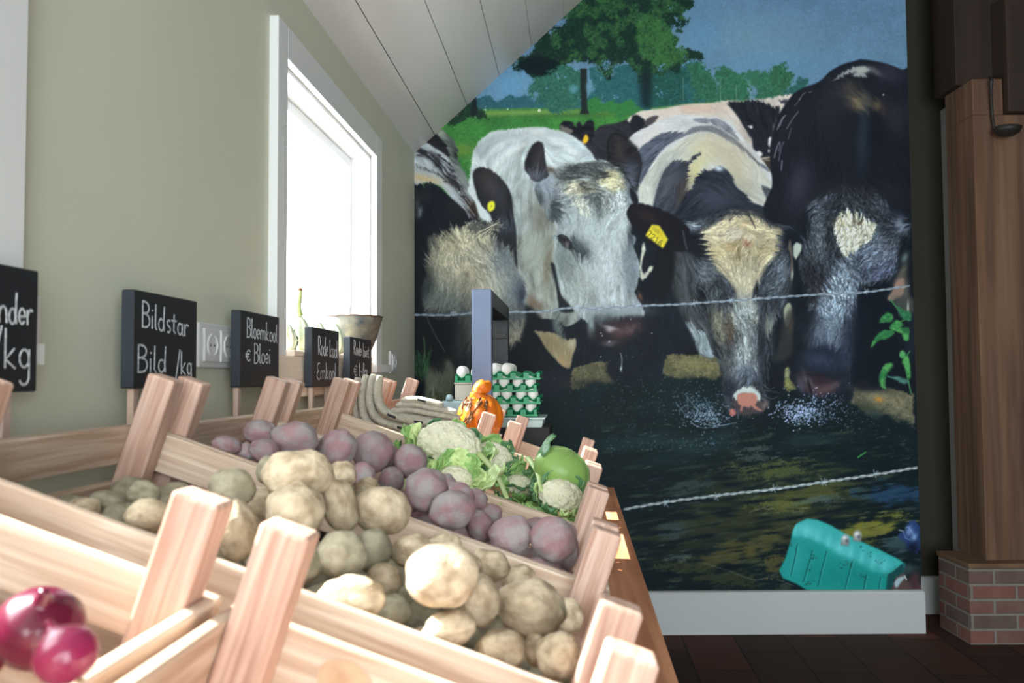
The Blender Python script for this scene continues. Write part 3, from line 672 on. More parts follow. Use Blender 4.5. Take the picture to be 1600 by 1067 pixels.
soft('J', 60,120, 60,200, 0, (24,28,32), .9, clip=f1, fur=6); soft('I', 120,880, 60,60, 0, (36,40,44), .8, clip=f1, fur=6); soft('J', 170,300, 110,90, 20, (84,92,92), .85, clip=f1, fur=7); soft('J', 100,180, 50,90, 10, (40,46,48), .9, clip=f1, fur=6); soft('J', 260,330, 90,70, 20, (96,102,98), .8, clip=f1, fur=6)
soft('J', 200,430, 120,50, 10, (40,44,48), .85, clip=f1, fur=6); soft('J', 350,420, 60,90, 0, (84,88,86), .7, clip=f1, fur=6); soft('J', 380,640, 80,230, 0, (66,70,72), .95, clip=f1, fur=6); soft('J', 620,420, 200,60, 0, (56,62,66), .8, clip=f1, fur=4)
soft('I', 200,1000, 60,120, 10, (150,146,124), .5, clip=f1, fur=5); soft('I', 300,900, 110,60, 0, (168,162,138), .6, clip=f1, fur=6)
soft('I', 640,980, 60,70, 30, (88,98,104), .85, clip=f1, fur=6); soft('I', 600,900, 40,40, 30, (60,66,72), .7, clip=f1, fur=5)
line(pt('I','500,900 545,970'), 1.4, (100,90,72), .7)
hairs(mk(pt('I','150,830 380,740 560,790 620,920 500,1080 160,1080 120,930'), 2), 900, 12, [1.12,1.15,.8,.85], .7, .35, .04)
# tufts over the brow
hairs(mk(pt('I','380,740 560,730 560,790 400,790'), 1), 240, 14, [(176,172,152),(40,42,44)], .7, .5, .05)
for q in ('430,830 500,790 560,760 600,740', '450,810 520,780 580,750', '480,820 530,795 570,795', '440,850 500,815 545,780'): line(pt('I', q), 1.3, (186,182,160), .7)
hairs(f1, 3000, 7, [1.15,.78], .6, .3, .03)
fill(pt('J','140,420 240,410 320,430 370,560 400,700 380,800 300,800 240,720 180,760 90,780 60,600 90,470'), (15,17,21), 4, fur=5, alpha=.95)
soft('J', 340,560, 50,160, 5, (44,46,46), .7, fur=6)
soft('J', 30,300, 35,380, 0, (13,17,24), .95)
line(pt('J','70,290 100,430 150,540 220,660'), 1.8, (70,76,76), .6)
fill(pt('J','80,790 130,770 200,790 240,720 290,790 280,900 260,1000 240,1100 80,1100 90,900'), (96,100,88), 1.5, fur=2, tex=.07)
soft('J', 170,770, 60,40, 0, (30,32,34), .8, fur=5); soft('J', 240,900, 40,120, 0, (74,76,64), .5)
def grass(fr, x0, x1, y0, y1, n, cols, L, lean=.2):
    ox, oy, k = FR[fr]
    for i in range(n):
        x = (x0+(x1-x0)*prng.rand())/k+ox; y = (y0+(y1-y0)*prng.rand())/k+oy; l = L*(.6+.8*prng.rand()); d = prng.randn()*lean
        line(np.array([[x, y], [x+d*l*.4, y-l*.5], [x+d*l, y-l]], np.float32), 1.1+prng.rand()*.5, cols[i % len(cols)], .7)
grass('J', 20, 110, 760, 900, 30, [(40,78,48),(58,100,60),(26,50,36)], 30)
grass('J', 60, 290, 960, 1060, 34, [(58,70,46),(84,90,62),(40,54,38)], 12)
line(pt('J','75,560 80,650 70,740'), 2, (70,96,70), .7)

# (continued) its neck and head
# neck side left below ear
m = fill(pt('G','10,250 60,240 120,260 150,330 140,440 180,560 205,690 150,670 110,600 80,540 40,440 20,340'), (58,62,66), 2, fur=3, tex=.12, tex3=.1)
fill(pt('N','60,120 130,140 160,200 215,195 240,260 270,340 300,420 190,400 160,330 120,240'), (116,128,136), 1.2, fur=3, tex=.12)
# head
h3 = fill(pt('G','100,150 160,110 240,85 330,75 420,95 480,150 500,230 520,310 525,400 500,470 455,560 450,640 430,760 425,880 400,915 330,925 280,930 245,880 235,780 220,680 180,560 140,500 122,400 130,300 150,230 110,180'), (40,45,52), 1.5, fur=4, tex=.16, tex3=.1)
soft('M', 230,680, 110,90, 20, (92,100,108), .8, clip=h3, fur=8); soft('M', 330,760, 60,90, -30, (30,34,38), .7, clip=h3, fur=7); soft('M', 300,860, 70,60, 0, (60,68,70), .6, clip=h3, fur=6)
soft('M', 850,680, 70,120, 10, (88,98,108), .8, clip=h3, fur=8); soft('M', 700,720, 50,80, 30, (32,38,44), .7, clip=h3, fur=7); soft('M', 760,800, 80,60, 20, (66,76,84), .7, clip=h3, fur=7)
soft('M', 150,430, 90,120, 0, (17,20,27), .95, fur=4); soft('M', 130,280, 80,30, -15, (120,132,142), .8, fur=9); soft('M', 900,260, 60,40, 0, (66,74,84), .7, fur=8)
soft('M', 200,850, 28,60, -20, (14,16,22), .95); line(pt('M','165,790 215,830 250,910'), 1.6, (110,120,124), .5)
hairs(h3, 2600, 7, [1.7,.5], .7, .35, .03)
bl = fill(pt('M','200,330 240,300 320,260 400,210 450,170 520,155 600,160 650,180 720,230 780,290 835,300 840,380 825,460 800,540 740,600 700,680 650,760 612,820 605,880 640,1000 650,1100 460,1100 470,1000 490,880 470,800 420,740 370,680 320,640 290,580 255,500 230,400'), (160,152,128), 1.5, fur=5, tex=.08, tex3=.07)
b4 = fill(pt('N','440,-30 640,-30 650,80 650,160 630,250 640,340 650,440 610,560 540,640 490,600 460,480 470,360 470,240 440,120'), (112,121,124), 6, fur=5, tex=.14, tex3=.06)
soft('M', 540,950, 90,110, 0, (128,138,140), .7, clip=bl, fur=5); soft('M', 560,700, 110,90, 0, (164,160,144), .5, clip=bl, fur=5)
soft('M', 430,450, 50,35, 20, (134,114,72), .6, fur=6); soft('M', 570,420, 34,20, 10, (124,80,62), .8, fur=4); soft('M', 490,530, 20,50, 10, (104,88,62), .7, fur=5); soft('M', 560,290, 50,60, 30, (150,126,92), .5, fur=6)
soft('M', 330,490, 60,50, 0, (160,146,108), .5, fur=6); soft('M', 700,480, 60,40, 0, (156,142,104), .5, fur=6); soft('M', 480,350, 80,50, -20, (182,178,168), .6, fur=6); soft('M', 600,380, 50,20, 40, (192,186,170), .6, fur=4)
hairs(bl, 1700, 11, [1.1,1.12,.8,.86], .7, .4, .05)
for q in ('420,240 450,190 470,165', '640,300 610,230 580,170', '625,270 590,210 560,165', '770,300 730,240 680,190', '500,165 460,200 430,230'): line(pt('M', q), 2, (34,36,42), .6)
hairs(mk(pt('M','400,130 560,120 700,130 800,190 760,240 600,190 430,180'), 2), 300, 12, [(24,26,32),(40,44,52)], .6, .5, .03)
soft('N', 330,120, 50,90, -20, (112,112,98), .8, clip=h3, fur=6); soft('N', 340,220, 50,90, -15, (96,96,84), .7, clip=h3, fur=6); soft('N', 430,180, 30,110, 0, (70,58,46), .7, clip=h3, fur=5)
soft('N', 750,150, 35,80, 30, (112,120,112), .8, clip=h3, fur=6); soft('N', 400,480, 40,90, -10, (78,84,84), .7, clip=h3, fur=7); soft('N', 690,300, 30,200, 0, (30,34,42), .7, clip=h3, fur=5)
soft('N', 570,560, 90,60, 0, (70,80,94), .8, clip=h3, fur=8); soft('N', 420,680, 60,60, 0, (28,34,44), .8, clip=h3)
hairs(mk(pt('N','300,60 640,0 660,300 620,620 480,600 360,400'), 2), 1500, 6, [1.4,.55,1.3], .6, .3, .03)
# pink nose
fill(pt('N','470,760 480,710 520,670 580,660 640,670 680,720 690,790 740,790 760,770 740,820 700,870 620,890 540,900 500,870 440,790'), (58,52,56), 1.2)
fill(pt('N','455,740 490,690 540,665 600,660 650,685 685,740 675,790 640,760 580,720 520,720 490,770'), (166,178,178), 1.2, fur=2)
nm = fill(pt('N','490,740 530,715 590,710 640,725 658,760 650,800 640,820 700,860 670,862 620,840 600,820 580,840 540,830 520,870 510,860 520,820 495,800'), (158,108,96), .9, warp=.5)
comp(nm*np.clip(FINE*.3, 0, .4), hexc((150,98,88)), 1)
fill(pt('N','430,870 455,845 480,880 460,905 430,900'), (150,90,82), .9); soft('N', 440,860, 12,14, 0, (180,120,112), .6)
soft('N', 720,810, 25,30, 20, (110,98,100), .7, fur=3)
for q in ('700,640 760,680 800,660', '720,690 790,700 850,712', '700,720 770,760 830,740'): line(pt('N', q), .8, (120,130,150), .5)
# the ear with the tag
e = fill(pt('E','75,520 100,492 150,490 210,505 280,530 350,570 400,610 420,650 400,740 360,760 260,740 180,710 130,650 90,600 68,550'), (18,18,24), .9, fur=1)
soft('E', 180,560, 60,30, 20, (36,26,28), .7, clip=e)
line(pt('E','380,640 390,700 400,740'), 3, (60,68,76), .6)
fill(pt('G','-10,170 20,180 40,300 10,420 -40,420 -40,200'), (15,18,24), 2)
tg = pt('E','208,608 248,612 298,690 270,740 172,668')
tm = fill(tg, (188,174,48), .6, smooth=False); soft('E', 250,650, 14,60, -30, (160,148,40), .6, clip=tm)
# digits on the tag
def glyph(ch, ox, oy, ux, uy, vx, vy, w, col):
    G = {'7': [[(0,0),(1,0),(.35,1)]], '2': [[(0,.2),(.3,0),(.8,.05),(.95,.3),(.6,.65),(0,1),(1,1)]], '1': [[(.2,.25),(.6,0),(.6,1)]],
         '6': [[(.9,.05),(.4,.2),(.05,.6),(.15,.95),(.6,1),(.95,.8),(.8,.5),(.4,.5),(.08,.7)]], '.': [[(.3,.9),(.5,1)]]}
    for st in G[ch]:
        line(np.array([[ox+ux*a+vx*b, oy+uy*a+vy*b] for a, b in st], np.float32), w, col, .9)
u = np.array([.78, .60]); v = np.array([-.45, .89])
o0 = pt('E','192,640')[0]
for i, ch in enumerate('7216'):
    o = o0 + u*i*7.4; glyph(ch, o[0], o[1], u[0]*4.8, u[1]*4.8, v[0]*8.5, v[1]*8.5, 1.0, (40,40,30))
for i in range(3):
    for j in range(7):
        p0 = pt('E','216,618')[0] + u*(j*1.9) + v*(i*2.2); dots(p0[:1], p0[1:], .6, (90,84,40), .7)
fill(pt('L','945,0 955,0 960,60 940,130 935,200 960,225 1000,170 1020,190 990,230 935,280 920,200 925,120'), (170,172,160), .8, fur=1)
soft('L', 960,160, 14,50, 10, (22,22,30), .9)
soft('L', 920,400, 12,30, -20, (88,62,50), .8)

# ---- black cow at the right: body, head
b5 = fill(pt('F','95,700 95,620 110,530 140,430 180,360 240,280 300,240 390,205 430,180 480,130 560,85 640,62 680,52 760,62 840,80 940,118 1060,170 1060,1100 120,1100 110,850'), (19,22,31), 1, tex=.05, big=.05)
soft('F', 500,330, 90,160, 20, (36,38,48), .7, clip=b5, fur=4); soft('F', 240,420, 60,180, 25, (28,28,36), .7, clip=b5); soft('F', 860,140, 90,60, 20, (42,42,54), .7, clip=b5)
m = fill(pt('F','500,190 540,155 590,120 640,105 700,100 735,120 700,140 720,165 680,168 620,155 660,135 600,140 550,165'), (128,134,136), 1.2, fur=1.5)
soft('F', 680,120, 50,18, -5, (150,152,148), .8); soft('F', 770,130, 40,14, 30, (90,92,98), .6)
soft('F', 600,240, 50,40, 0, (62,58,54), .8, fur=5); soft('F', 665,335, 60,36, 15, (140,122,90), .9, fur=5); soft('F', 780,340, 24,30, -30, (118,100,74), .8, fur=4); soft('F', 690,290, 30,30, 0, (96,86,70), .7, fur=5); soft('F', 820,390, 14,30, 0, (90,76,58), .6, fur=3)
soft('F', 880,420, 60,90, -20, (42,40,44), .6, clip=b5, fur=4); soft('F', 690,520, 30,170, 3, (32,44,58), .9, clip=b5, fur=2); soft('F', 560,480, 110,180, 0, (24,27,32), .6, clip=b5); soft('F', 790,520, 60,150, 0, (16,20,28), .7, clip=b5)
dots(np.array([1379.7]), np.array([147.5]), 1.4, (170,160,140), .8)
for q, w in (('140,500 165,440 190,410', 2.2), ('200,495 240,430 275,385', 1.4), ('155,480 180,420', 1.4), ('280,310 300,280 320,262', 1.2), ('120,680 135,620 155,580', 2), ('150,700 165,620 180,580', 1.3), ('345,262 358,258', 1.4), ('165,760 170,700', 2), ('150,640 160,590', 1.4), ('250,350 290,300', 1.), ('210,560 230,490', 1.)):
    line(pt('F', q), w, (136,138,148), .55)
soft('F', 280,860, 60,130, 10, (44,44,56), .8, fur=4)
# head of the black cow
h5 = fill(pt('O','230,160 300,100 420,60 600,30 760,40 860,120 940,260 1000,380 980,560 960,720 880,800 780,830 700,860 640,920 620,1000 600,1067 300,1067 220,900 150,640 200,460 240,300'), (38,43,50), 2, fur=6, tex=.14, tex3=.08)
soft('O', 600,80, 260,80, 0, (30,33,38), .8, fur=8); soft('O', 310,150, 70,30, -20, (62,68,78), .8, fur=8)
soft('O', 330,440, 60,170, 0, (72,80,88), .8, clip=h5, fur=9); soft('O', 400,400, 40,130, 0, (22,25,30), .8, clip=h5, fur=7); soft('O', 260,580, 70,70, 0, (58,64,70), .7, clip=h5, fur=7)
soft('O', 430,620, 50,110, 0, (34,38,44), .7, clip=h5, fur=8); soft('O', 760,600, 150,120, -20, (92,104,122), .75, clip=h5, fur=9); soft('O', 850,470, 70,90, 0, (74,82,92), .7, clip=h5, fur=9)
soft('O', 900,340, 60,100, 0, (26,30,36), .7, clip=h5, fur=6); soft('O', 640,640, 70,80, 0, (50,58,66), .7, clip=h5, fur=9); soft('O', 840,720, 110,60, 0, (58,64,84), .7, clip=h5, fur=7)
soft('O', 260,760, 90,120, 0, (24,26,32), .8, clip=h5, fur=4); soft('O', 320,860, 60,70, 0, (34,32,36), .7, clip=h5, fur=6)
st = fill(pt('O','470,260 520,240 580,220 600,250 640,220 660,290 700,290 780,310 800,340 770,400 760,450 680,500 640,540 600,560 540,605 510,560 480,480 445,400 450,330'), (164,166,148), 1.2, fur=5, tex=.07)
soft('O', 650,312, 34,14, 0, (84,70,58), .8, fur=4); soft('O', 500,310, 50,30, 0, (160,146,118), .6, fur=5); soft('O', 600,280, 12,40, 20, (60,60,58), .7, fur=4)
hairs(st, 400, 10, [1.12,.85], .6, .3, .03)
bz = fill(pt('O','480,680 540,640 600,700 640,800 640,900 600,960 590,1067 590,1300 560,1480 500,1560 400,1560 300,1400 290,1200 325,1050 370,900 440,780'), (92,104,118), 9, fur=9, tex=.13, tex3=.06)
soft('O', 500,900, 90,90, 0, (118,132,146), .6, clip=bz, fur=6); soft('Q', 420,100, 110,120, 10, (112,128,144), .6, clip=bz, fur=4); soft('Q', 300,320, 70,110, 0, (64,74,90), .7, clip=bz, fur=6); soft('Q', 540,300, 90,200, 0, (30,36,48), .9, fur=7); soft('Q', 420,420, 140,70, 0, (34,42,58), .85, fur=6)
hairs(h5, 3600, 7, [1.7,.5,1.5], .7, .35, .03)
hairs(bz, 1800, 4, [1.25,.65,1.2], .6, .3, .03)
m = fill(pt('Q','100,560 130,470 190,390 270,340 400,360 450,430 490,520 500,640 440,700 360,730 250,740 160,700 110,640'), (24,30,42), 4, fur=2)
soft('Q', 300,450, 110,50, 10, (40,50,68), .8, fur=4); soft('Q', 210,280, 30,40, 0, (40,46,56), .7, fur=3)
fill(pt('Q','125,560 200,540 300,560 380,600 440,620 420,660 380,700 300,715 200,690 140,640'), (50,42,50), 2, warp=1); soft('Q', 290,660, 90,30, 5, (66,50,56), .7); soft('Q', 200,590, 16,50, -30, (112,104,114), .85); soft('Q', 350,660, 70,20, -25, (74,58,62), .8); soft('Q', 400,640, 40,14, -35, (70,62,70), .6); soft('Q', 150,640, 24,40, -10, (62,64,76), .7, fur=3)
soft('Q', 215,640, 10,70, -15, (16,16,22), .8); soft('Q', 260,560, 110,20, 5, (26,24,32), .8); soft('Q', 300,600, 60,25, 0, (36,28,36), .8); dots(np.array([1276.]), np.array([605.]), 1.2, (170,150,160))
soft('Q', 520,560, 8,50, 0, (46,44,58), .7)
fill(pt('P','1340,455 1362,450 1395,452 1400,590 1360,612 1330,600 1335,540'), (14,19,28), 3, alpha=.9)
# shards of light between the heads
fill(pt('O','105,500 130,470 175,492 170,540 125,618 105,580'), (150,162,152), .8, smooth=False)
fill(pt('O','60,520 75,450 92,520 100,620 98,760 88,785 80,700 85,620 75,560'), (80,74,68), .8); soft('O', 92,740, 8,36, 5, (140,146,140), .9)
fill(pt('O','25,1030 65,975 90,1010 88,1067 80,1120 55,1180 30,1130'), (132,136,118), .9)
fill(pt('N','870,120 950,10 950,330 920,420 800,450 850,260'), (40,44,44), 2, alpha=.8); soft('N', 930,160, 18,60, 10, (58,50,48), .8)
# right edge: ear, leg
soft('O', 1010,330, 34,70, -25, (104,116,132), .85, fur=5); soft('O', 1030,600, 22,40, 20, (86,100,104), .8)
fill(pt('O','920,880 950,800 990,700 1050,640 1050,760 1060,800 1060,960 940,960 890,940'), (66,66,62), 1.5, tex=.05); 
fill(pt('O','890,940 930,880 960,810 1020,770 1028,850 1010,920 960,950 920,960'), (116,98,88), 1.2); soft('O', 985,810, 30,30, 20, (134,106,98), .7)
fill(pt('Q','860,-20 1000,-20 1000,90 900,80'), (56,58,58), 2); soft('Q', 962,50, 6,40, 0, (170,176,170), .8)

# ---- over the water
# splashes and droplets
def spray(cx, cy, rx, ry, n, r, col, a):
    x = cx+prng.randn(n)*rx; y = cy+prng.randn(n)*ry; y = y+3*np.sin(x*.35); r = r*.85; dots(x, y, r*(.4+prng.rand(n)*.9), col, a)
spray(1092, 640, 22, 12, 260, .9, (140,160,190), .7); spray(1105, 652, 18, 8, 200, 1.0, (170,190,220), .75); spray(1085, 630, 24, 14, 120, .6, (120,140,170), .6)
spray(1255, 640, 24, 12, 240, 1.0, (170,188,230), .8); spray(1245, 645, 16, 8, 220, 1.2, (180,196,240), .8); spray(1290, 635, 20, 14, 130, .9, (160,180,220), .75); spray(1320, 655, 40, 12, 70, .7, (130,150,170), .7)
for q in ('1055,628 1075,650 1110,664 1150,660', '1070,615 1090,640 1120,655', '1080,660 1100,668 1140,662', '1100,620 1115,650'): line(pt('P', q), 1.2, (140,160,180), .5)
spray(1050, 608, 60, 8, 70, .6, (170,180,180), .6)
spray(1200, 660, 160, 30, 220, .55, (130,150,165), .6); spray(1000, 640, 50, 40, 90, .6, (150,165,180), .6); spray(930, 650, 50, 40, 60, .6, (130,145,160), .6); spray(1060, 695, 50, 4, 60, .6, (140,155,165), .7); spray(1110, 690, 14, 4, 24, .9, (120,150,180), .7)
spray(1150, 800, 180, 80, 130, .55, (100,120,120), .5); spray(900, 560, 60, 40, 30, .5, (120,130,140), .6)

# ---- nettle
G1, G2 = (40,100,58), (84,150,84)
def leaf(fr, s, c=G1, c2=G2, vein=None):
    p = pt(fr, s); m = fill(p, c, .7, warp=.8); comp(m*np.clip(.4+.5*MID+.3*FINE, 0, 1), hexc(c2), .7)
    if vein: line(pt(fr, vein), 1, (26,60,44), .8)
line(pt('Q','830,-10 870,40 900,80 960,120'), 2.2, (50,110,66)); line(pt('Q','840,230 900,160 970,130'), 2, (50,104,60)); line(pt('Q','975,380 940,470 985,700'), 2.2, (54,104,66)); line(pt('Q','810,570 880,590 970,615'), 1.6, (70,120,110))
leaf('Q','880,40 930,70 985,90 985,150 930,130 900,90', (28,74,52), (56,120,80)); leaf('Q','745,158 770,110 810,88 850,110 845,145 800,165', vein='750,155 840,110'); leaf('Q','820,210 840,170 880,140 925,180 890,210 850,225')
leaf('Q','690,360 700,300 730,250 780,225 840,225 860,250 800,285 750,290 715,330', vein='697,345 760,265 840,240'); leaf('Q','930,240 970,230 972,290 945,300'); leaf('Q','900,400 930,385 950,410 930,430 905,425', (60,120,80))
leaf('Q','920,450 970,420 985,520 980,590 950,520', (44,110,60)); leaf('Q','740,590 750,540 790,490 840,475 855,490 820,530 800,570 795,640 800,675 765,650', vein='775,640 790,560 840,490'); leaf('Q','850,580 900,575 965,600 940,630 890,605', (40,80,74), (80,120,110)); leaf('Q','860,220 960,200 960,250 900,240', (36,84,50))
# ---- turquoise box in the water
tq = (24,124,120)
bx_ = fill(pt('H','822,745 850,690 875,610 885,560 900,530 950,505 1000,510 1060,535 1130,575 1200,610 1290,650 1380,695 1405,715 1390,765 1350,780 1345,835 955,838 900,805 840,780'), tq, .8, big=.02, smooth=False)
tp = fill(pt('H','885,560 900,530 950,505 1000,510 1060,535 1130,575 1200,610 1290,650 1380,695 1400,715 1340,740 1260,750 1160,690 1060,640 960,590 890,590'), (52,150,152), 2, clip=bx_)
soft('H', 950,560, 60,26, 25, (84,172,178), .8, clip=bx_); soft('H', 1110,650, 60,24, 28, (84,172,178), .7, clip=bx_); soft('H', 1290,720, 60,24, 25, (74,162,168), .8, clip=bx_)
for q_ in range(9): soft('H', 890+q_*52, 560+q_*22, 9, 34, 10, (96,188,194), .5, clip=tp)
soft('H', 1150,780, 200,60, 10, (20,112,108), .6, clip=bx_); soft('H', 900,690, 40,80, 15, (44,138,140), .6, clip=bx_)
for q in ('905,620 890,700 875,765', '975,650 955,720 935,790', '1040,655 1020,730 1000,815', '1160,700 1140,770 1125,835', '1225,760 1210,835', '1290,775 1280,835', '1330,760 1320,835'):
    p = pt('H', q); line(p, 1.6, (12,66,66), .8); line(p+[2.2, 0], 1.4, (58,152,150), .6)
spray(1302, 900, 1, 1, 1, .1, (0,0,0), 0)
for (x, y, n) in ((975,690,14),(960,740,8),(1115,718,10),(1150,715,8),(1215,765,12),(955,800,16),(1290,700,6),(1300,660,5),(885,640,6),(1200,640,4),(1330,780,16),(1385,740,18),(1240,670,5)):
    spray(940+x/2.963, 640+y/2.963, 3.4, 2.6, n, 1.0, (22,52,50), .85)
fill(pt('H','1325,765 1350,745 1395,715 1405,730 1390,765 1350,785 1345,835 1320,835'), (20,62,64), 1.2, warp=1)
for cx, cy in ((1127,598), (1183,580)):
    fill(pt('H', f'{cx-20},{cy+28} {cx-18},{cy+10} {cx+20},{cy+12} {cx+18},{cy+32}'), (104,110,112), .6, smooth=False)
    soft('H', cx, cy, 17, 20, 0, (140,146,150), 1., pw=3); soft('H', cx-3, cy-6, 7,6, 0, (214,220,226), .9); soft('H', cx+8, cy+8, 7,8, 0, (60,64,68), .7)
fill(pt('H','1350,800 1370,770 1400,760 1412,790 1440,800 1465,810 1465,838 1350,838'), (72,58,58), .8, warp=1); fill(pt('H','1355,800 1378,775 1405,775 1385,800 1365,825'), (130,150,160), .8); line(pt('H','1400,765 1410,785'), 1.4, (190,200,205))
fill(pt('H','1420,790 1445,755 1470,760 1470,840 1440,835'), (58,40,44), 1.5)
m = fill(pt('Q','0,0 1,0 1,1'), (0,0,0), 0, alpha=0)
fill(pt('H','1385,580 1400,545 1430,530 1460,530 1462,660 1430,640 1405,610 1390,600'), (34,52,96), 1, warp=2); soft('H', 1425,560, 14,20, 0, (110,134,176), .7, fur=2); soft('H', 1445,590, 10,16, 30, (120,160,190), .7); soft('H', 1440,640, 24,26, 0, (14,20,34), .9); line(pt('H','1375,555 1392,560'), 1.6, (150,160,170))
for q in ('1395,560 1405,590 1425,600', '1420,545 1440,570 1450,600', '1405,545 1430,538'): line(pt('H', q), 1, (130,160,200), .7)

# ---- barbed wires
def wire(pts_, w, c1, c2):
    p = spline(pts_, False, 40); d = np.hypot(*(np.diff(p, axis=0).T)); t = np.concatenate([[0], np.cumsum(d)]); n = int(t[-1]*3)
    tt = np.linspace(0, t[-1], n); x = np.interp(tt, t, p[:, 0]); y = np.interp(tt, t, p[:, 1])
    dots(x, y, np.full(n, w*.62), (30,36,42), .5)
    for ph, c in ((0, c1), (math.pi, c2)):
        dots(x, y+np.sin(tt/3.8+ph)*w*.42, np.full(n, w*.42), c, .95)
def barb(x, y, r=5, a0=0):
    for a in (a0+.9, a0+1.9, a0+2.4):
        line(np.array([[x-math.cos(a)*r, y-math.sin(a)*r], [x, y], [x+math.cos(a)*r*.8+1, y+math.sin(a)*r*.8]], np.float32), 1.1, (150,164,176), .85)
wire(pt('P','645,491 700,492 735,489 800,487 850,486 893,480 920,482 960,480 1000,477 1060,475 1130,470 1200,465 1270,460 1350,456 1420,446'), 2.2, (150,162,174), (104,116,130))
for x, y in ((707,488),(899,481),(996,477),(1084,473),(1142,469),(1180,466),(1352,455)): barb(x, y, 5.5, prng.rand())
wire(pt('P','975,795 1040,784 1100,776 1160,769 1215,763 1290,752 1360,742 1432,730'), 2.7, (176,186,190), (120,132,138))
for x, y in ((1040,786),(1119,776),(1209,763),(1286,753),(1366,740)): barb(x, y, 7, prng.rand()*.6)
canvas = np.clip(canvas*(1+.012*FINE[..., None]) , 0, 255)
MURAL_GAIN = 1.9
# ---------------------------------------------------------------- setting
# floor: worn dark tiles laid along the left wall
def floor_mat():
    m = mat('dark_worn_floor_tiles', (54,40,33), .75, (30,26,24), spec=.2, scale=2.2, contrast=.7, detail=8); nt = m.node_tree; N = nt.nodes; L = nt.links; b = N['Principled BSDF']
    src = b.inputs['Base Color'].links[0].from_socket
    tc = N.new('ShaderNodeTexCoord'); mp = N.new('ShaderNodeMapping'); mp.inputs['Rotation'].default_value = (0, 0, R(90)); L.new(tc.outputs['Object'], mp.inputs[0])
    br = N.new('ShaderNodeTexBrick'); br.inputs['Scale'].default_value = 1; br.inputs['Brick Width'].default_value = .46; br.inputs['Row Height'].default_value = .235; br.inputs['Mortar Size'].default_value = .004
    br.inputs['Color1'].default_value = srgb((112,60,44)); br.inputs['Color2'].default_value = srgb((40,38,38)); br.inputs['Mortar'].default_value = srgb((20,18,17)); L.new(mp.outputs[0], br.inputs[0])
    mx = N.new('ShaderNodeMix'); mx.data_type = 'RGBA'; mx.inputs[0].default_value = .6; L.new(src, mx.inputs[6]); L.new(br.outputs['Color'], mx.inputs[7]); L.new(mx.outputs[2], b.inputs['Base Color'])
    bp = N.new('ShaderNodeBump'); bp.inputs['Strength'].default_value = .4; bp.inputs['Distance'].default_value = .004; bp.invert = True; L.new(br.outputs['Fac'], bp.inputs['Height']); L.new(bp.outputs[0], b.inputs['Normal'])
    return m
f = MB().box(-1.4, -3.2, -.1, 5.6, 4.9, 0).build('floor', floor_mat()); f.matrix_world = RM; tag(f, kind='structure')

# left wall with two window openings (u from -.90 to -.765)
def wall_left():
    b = MB(); u0, u1 = -.90, -.765
    b.box(u0, -2.7, 0, u1, 4.3, WZ0); b.box(u0, -2.7, WZ1, u1, 4.3, 2.45)
    b.box(u0, -2.7, WZ0, u1, WIN[0][0], WZ1); b.box(u0, WIN[0][1], WZ0, u1, WIN[1][0], WZ1); b.box(u0, WIN[1][1], WZ0, u1, 4.3, WZ1)
    o = b.build('wall_left', M['olive']); o.matrix_world = RM; return tag(o, kind='structure')
wall_left()
def glass():
    m = bpy.data.materials.new('window_glass'); m.use_nodes = True; nt = m.node_tree; N = nt.nodes; L = nt.links
    for n in list(N):
        if n.bl_idname != 'ShaderNodeOutputMaterial': N.remove(n)
    out = [n for n in N][0]; t = N.new('ShaderNodeBsdfTransparent'); t.inputs[0].default_value = (.97,.99,.98,1); g = N.new('ShaderNodeBsdfGlossy'); g.inputs['Roughness'].default_value = .02
    mx = N.new('ShaderNodeMixShader'); mx.inputs[0].default_value = .05; L.new(t.outputs[0], mx.inputs[1]); L.new(g.outputs[0], mx.inputs[2]); L.new(mx.outputs[0], out.inputs[0])
    return m
GL = glass()
for i, (a, b_) in enumerate(WIN):
    e = empty(f'window_{i+1}', UV(-.765, (a+b_)/2, WZ0)); e.rotation_euler = (0, 0, -A); tag(e, kind='structure')
    hw = (b_-a)/2; H = WZ1-WZ0
    cs = MB(); t = .024
    cs.box(0, -hw-.07, -.06, t, -hw, H+.085); cs.box(0, hw, -.06, t, hw+.085, H+.085); cs.box(0, -hw, H, t, hw, H+.085)
    cs.build('window_casing', M['white'], e, bevel=.002)
    rv = MB(); rv.box(-.13, -hw, 0, 0, -hw+.012, H); rv.box(-.13, hw-.012, 0, 0, hw, H); rv.box(-.13, -hw, H-.012, 0, hw, H)
    rv.build('window_reveal', M['white'], e)
    sh = MB(); fw = .035
    sh.box(-.11, -hw+.012, 0, -.07, -hw+.012+fw, H-.012); sh.box(-.11, hw-.012-fw, 0, -.07, hw-.012, H-.012); sh.box(-.11, -hw, H-.012-fw, -.07, hw, H-.012); sh.box(-.11, -hw, 0, -.07, hw, fw)
    if i == 0: sh.box(-.105, -.02, 0, -.075, .02, H)  # unseen mullion, added to break the sunlight into patches
    sh.build('window_sash', M['white'], e, bevel=.003)
    MB().box(-.092, -hw+.03, .03, -.088, hw-.03, H-.03).build('window_pane', GL, e)
    sl = MB(); sl.box(-.13, -hw-.085, -.03, .0238, hw+.085, -.002)
    if i: sl.box(.024, hw-.10, -.03, .050, hw+.135, -.002)
    else: sl.box(.024, -hw-.1, -.03, .045, hw+.1, -.002)
    sl.build('window_sill', M['white'], e)

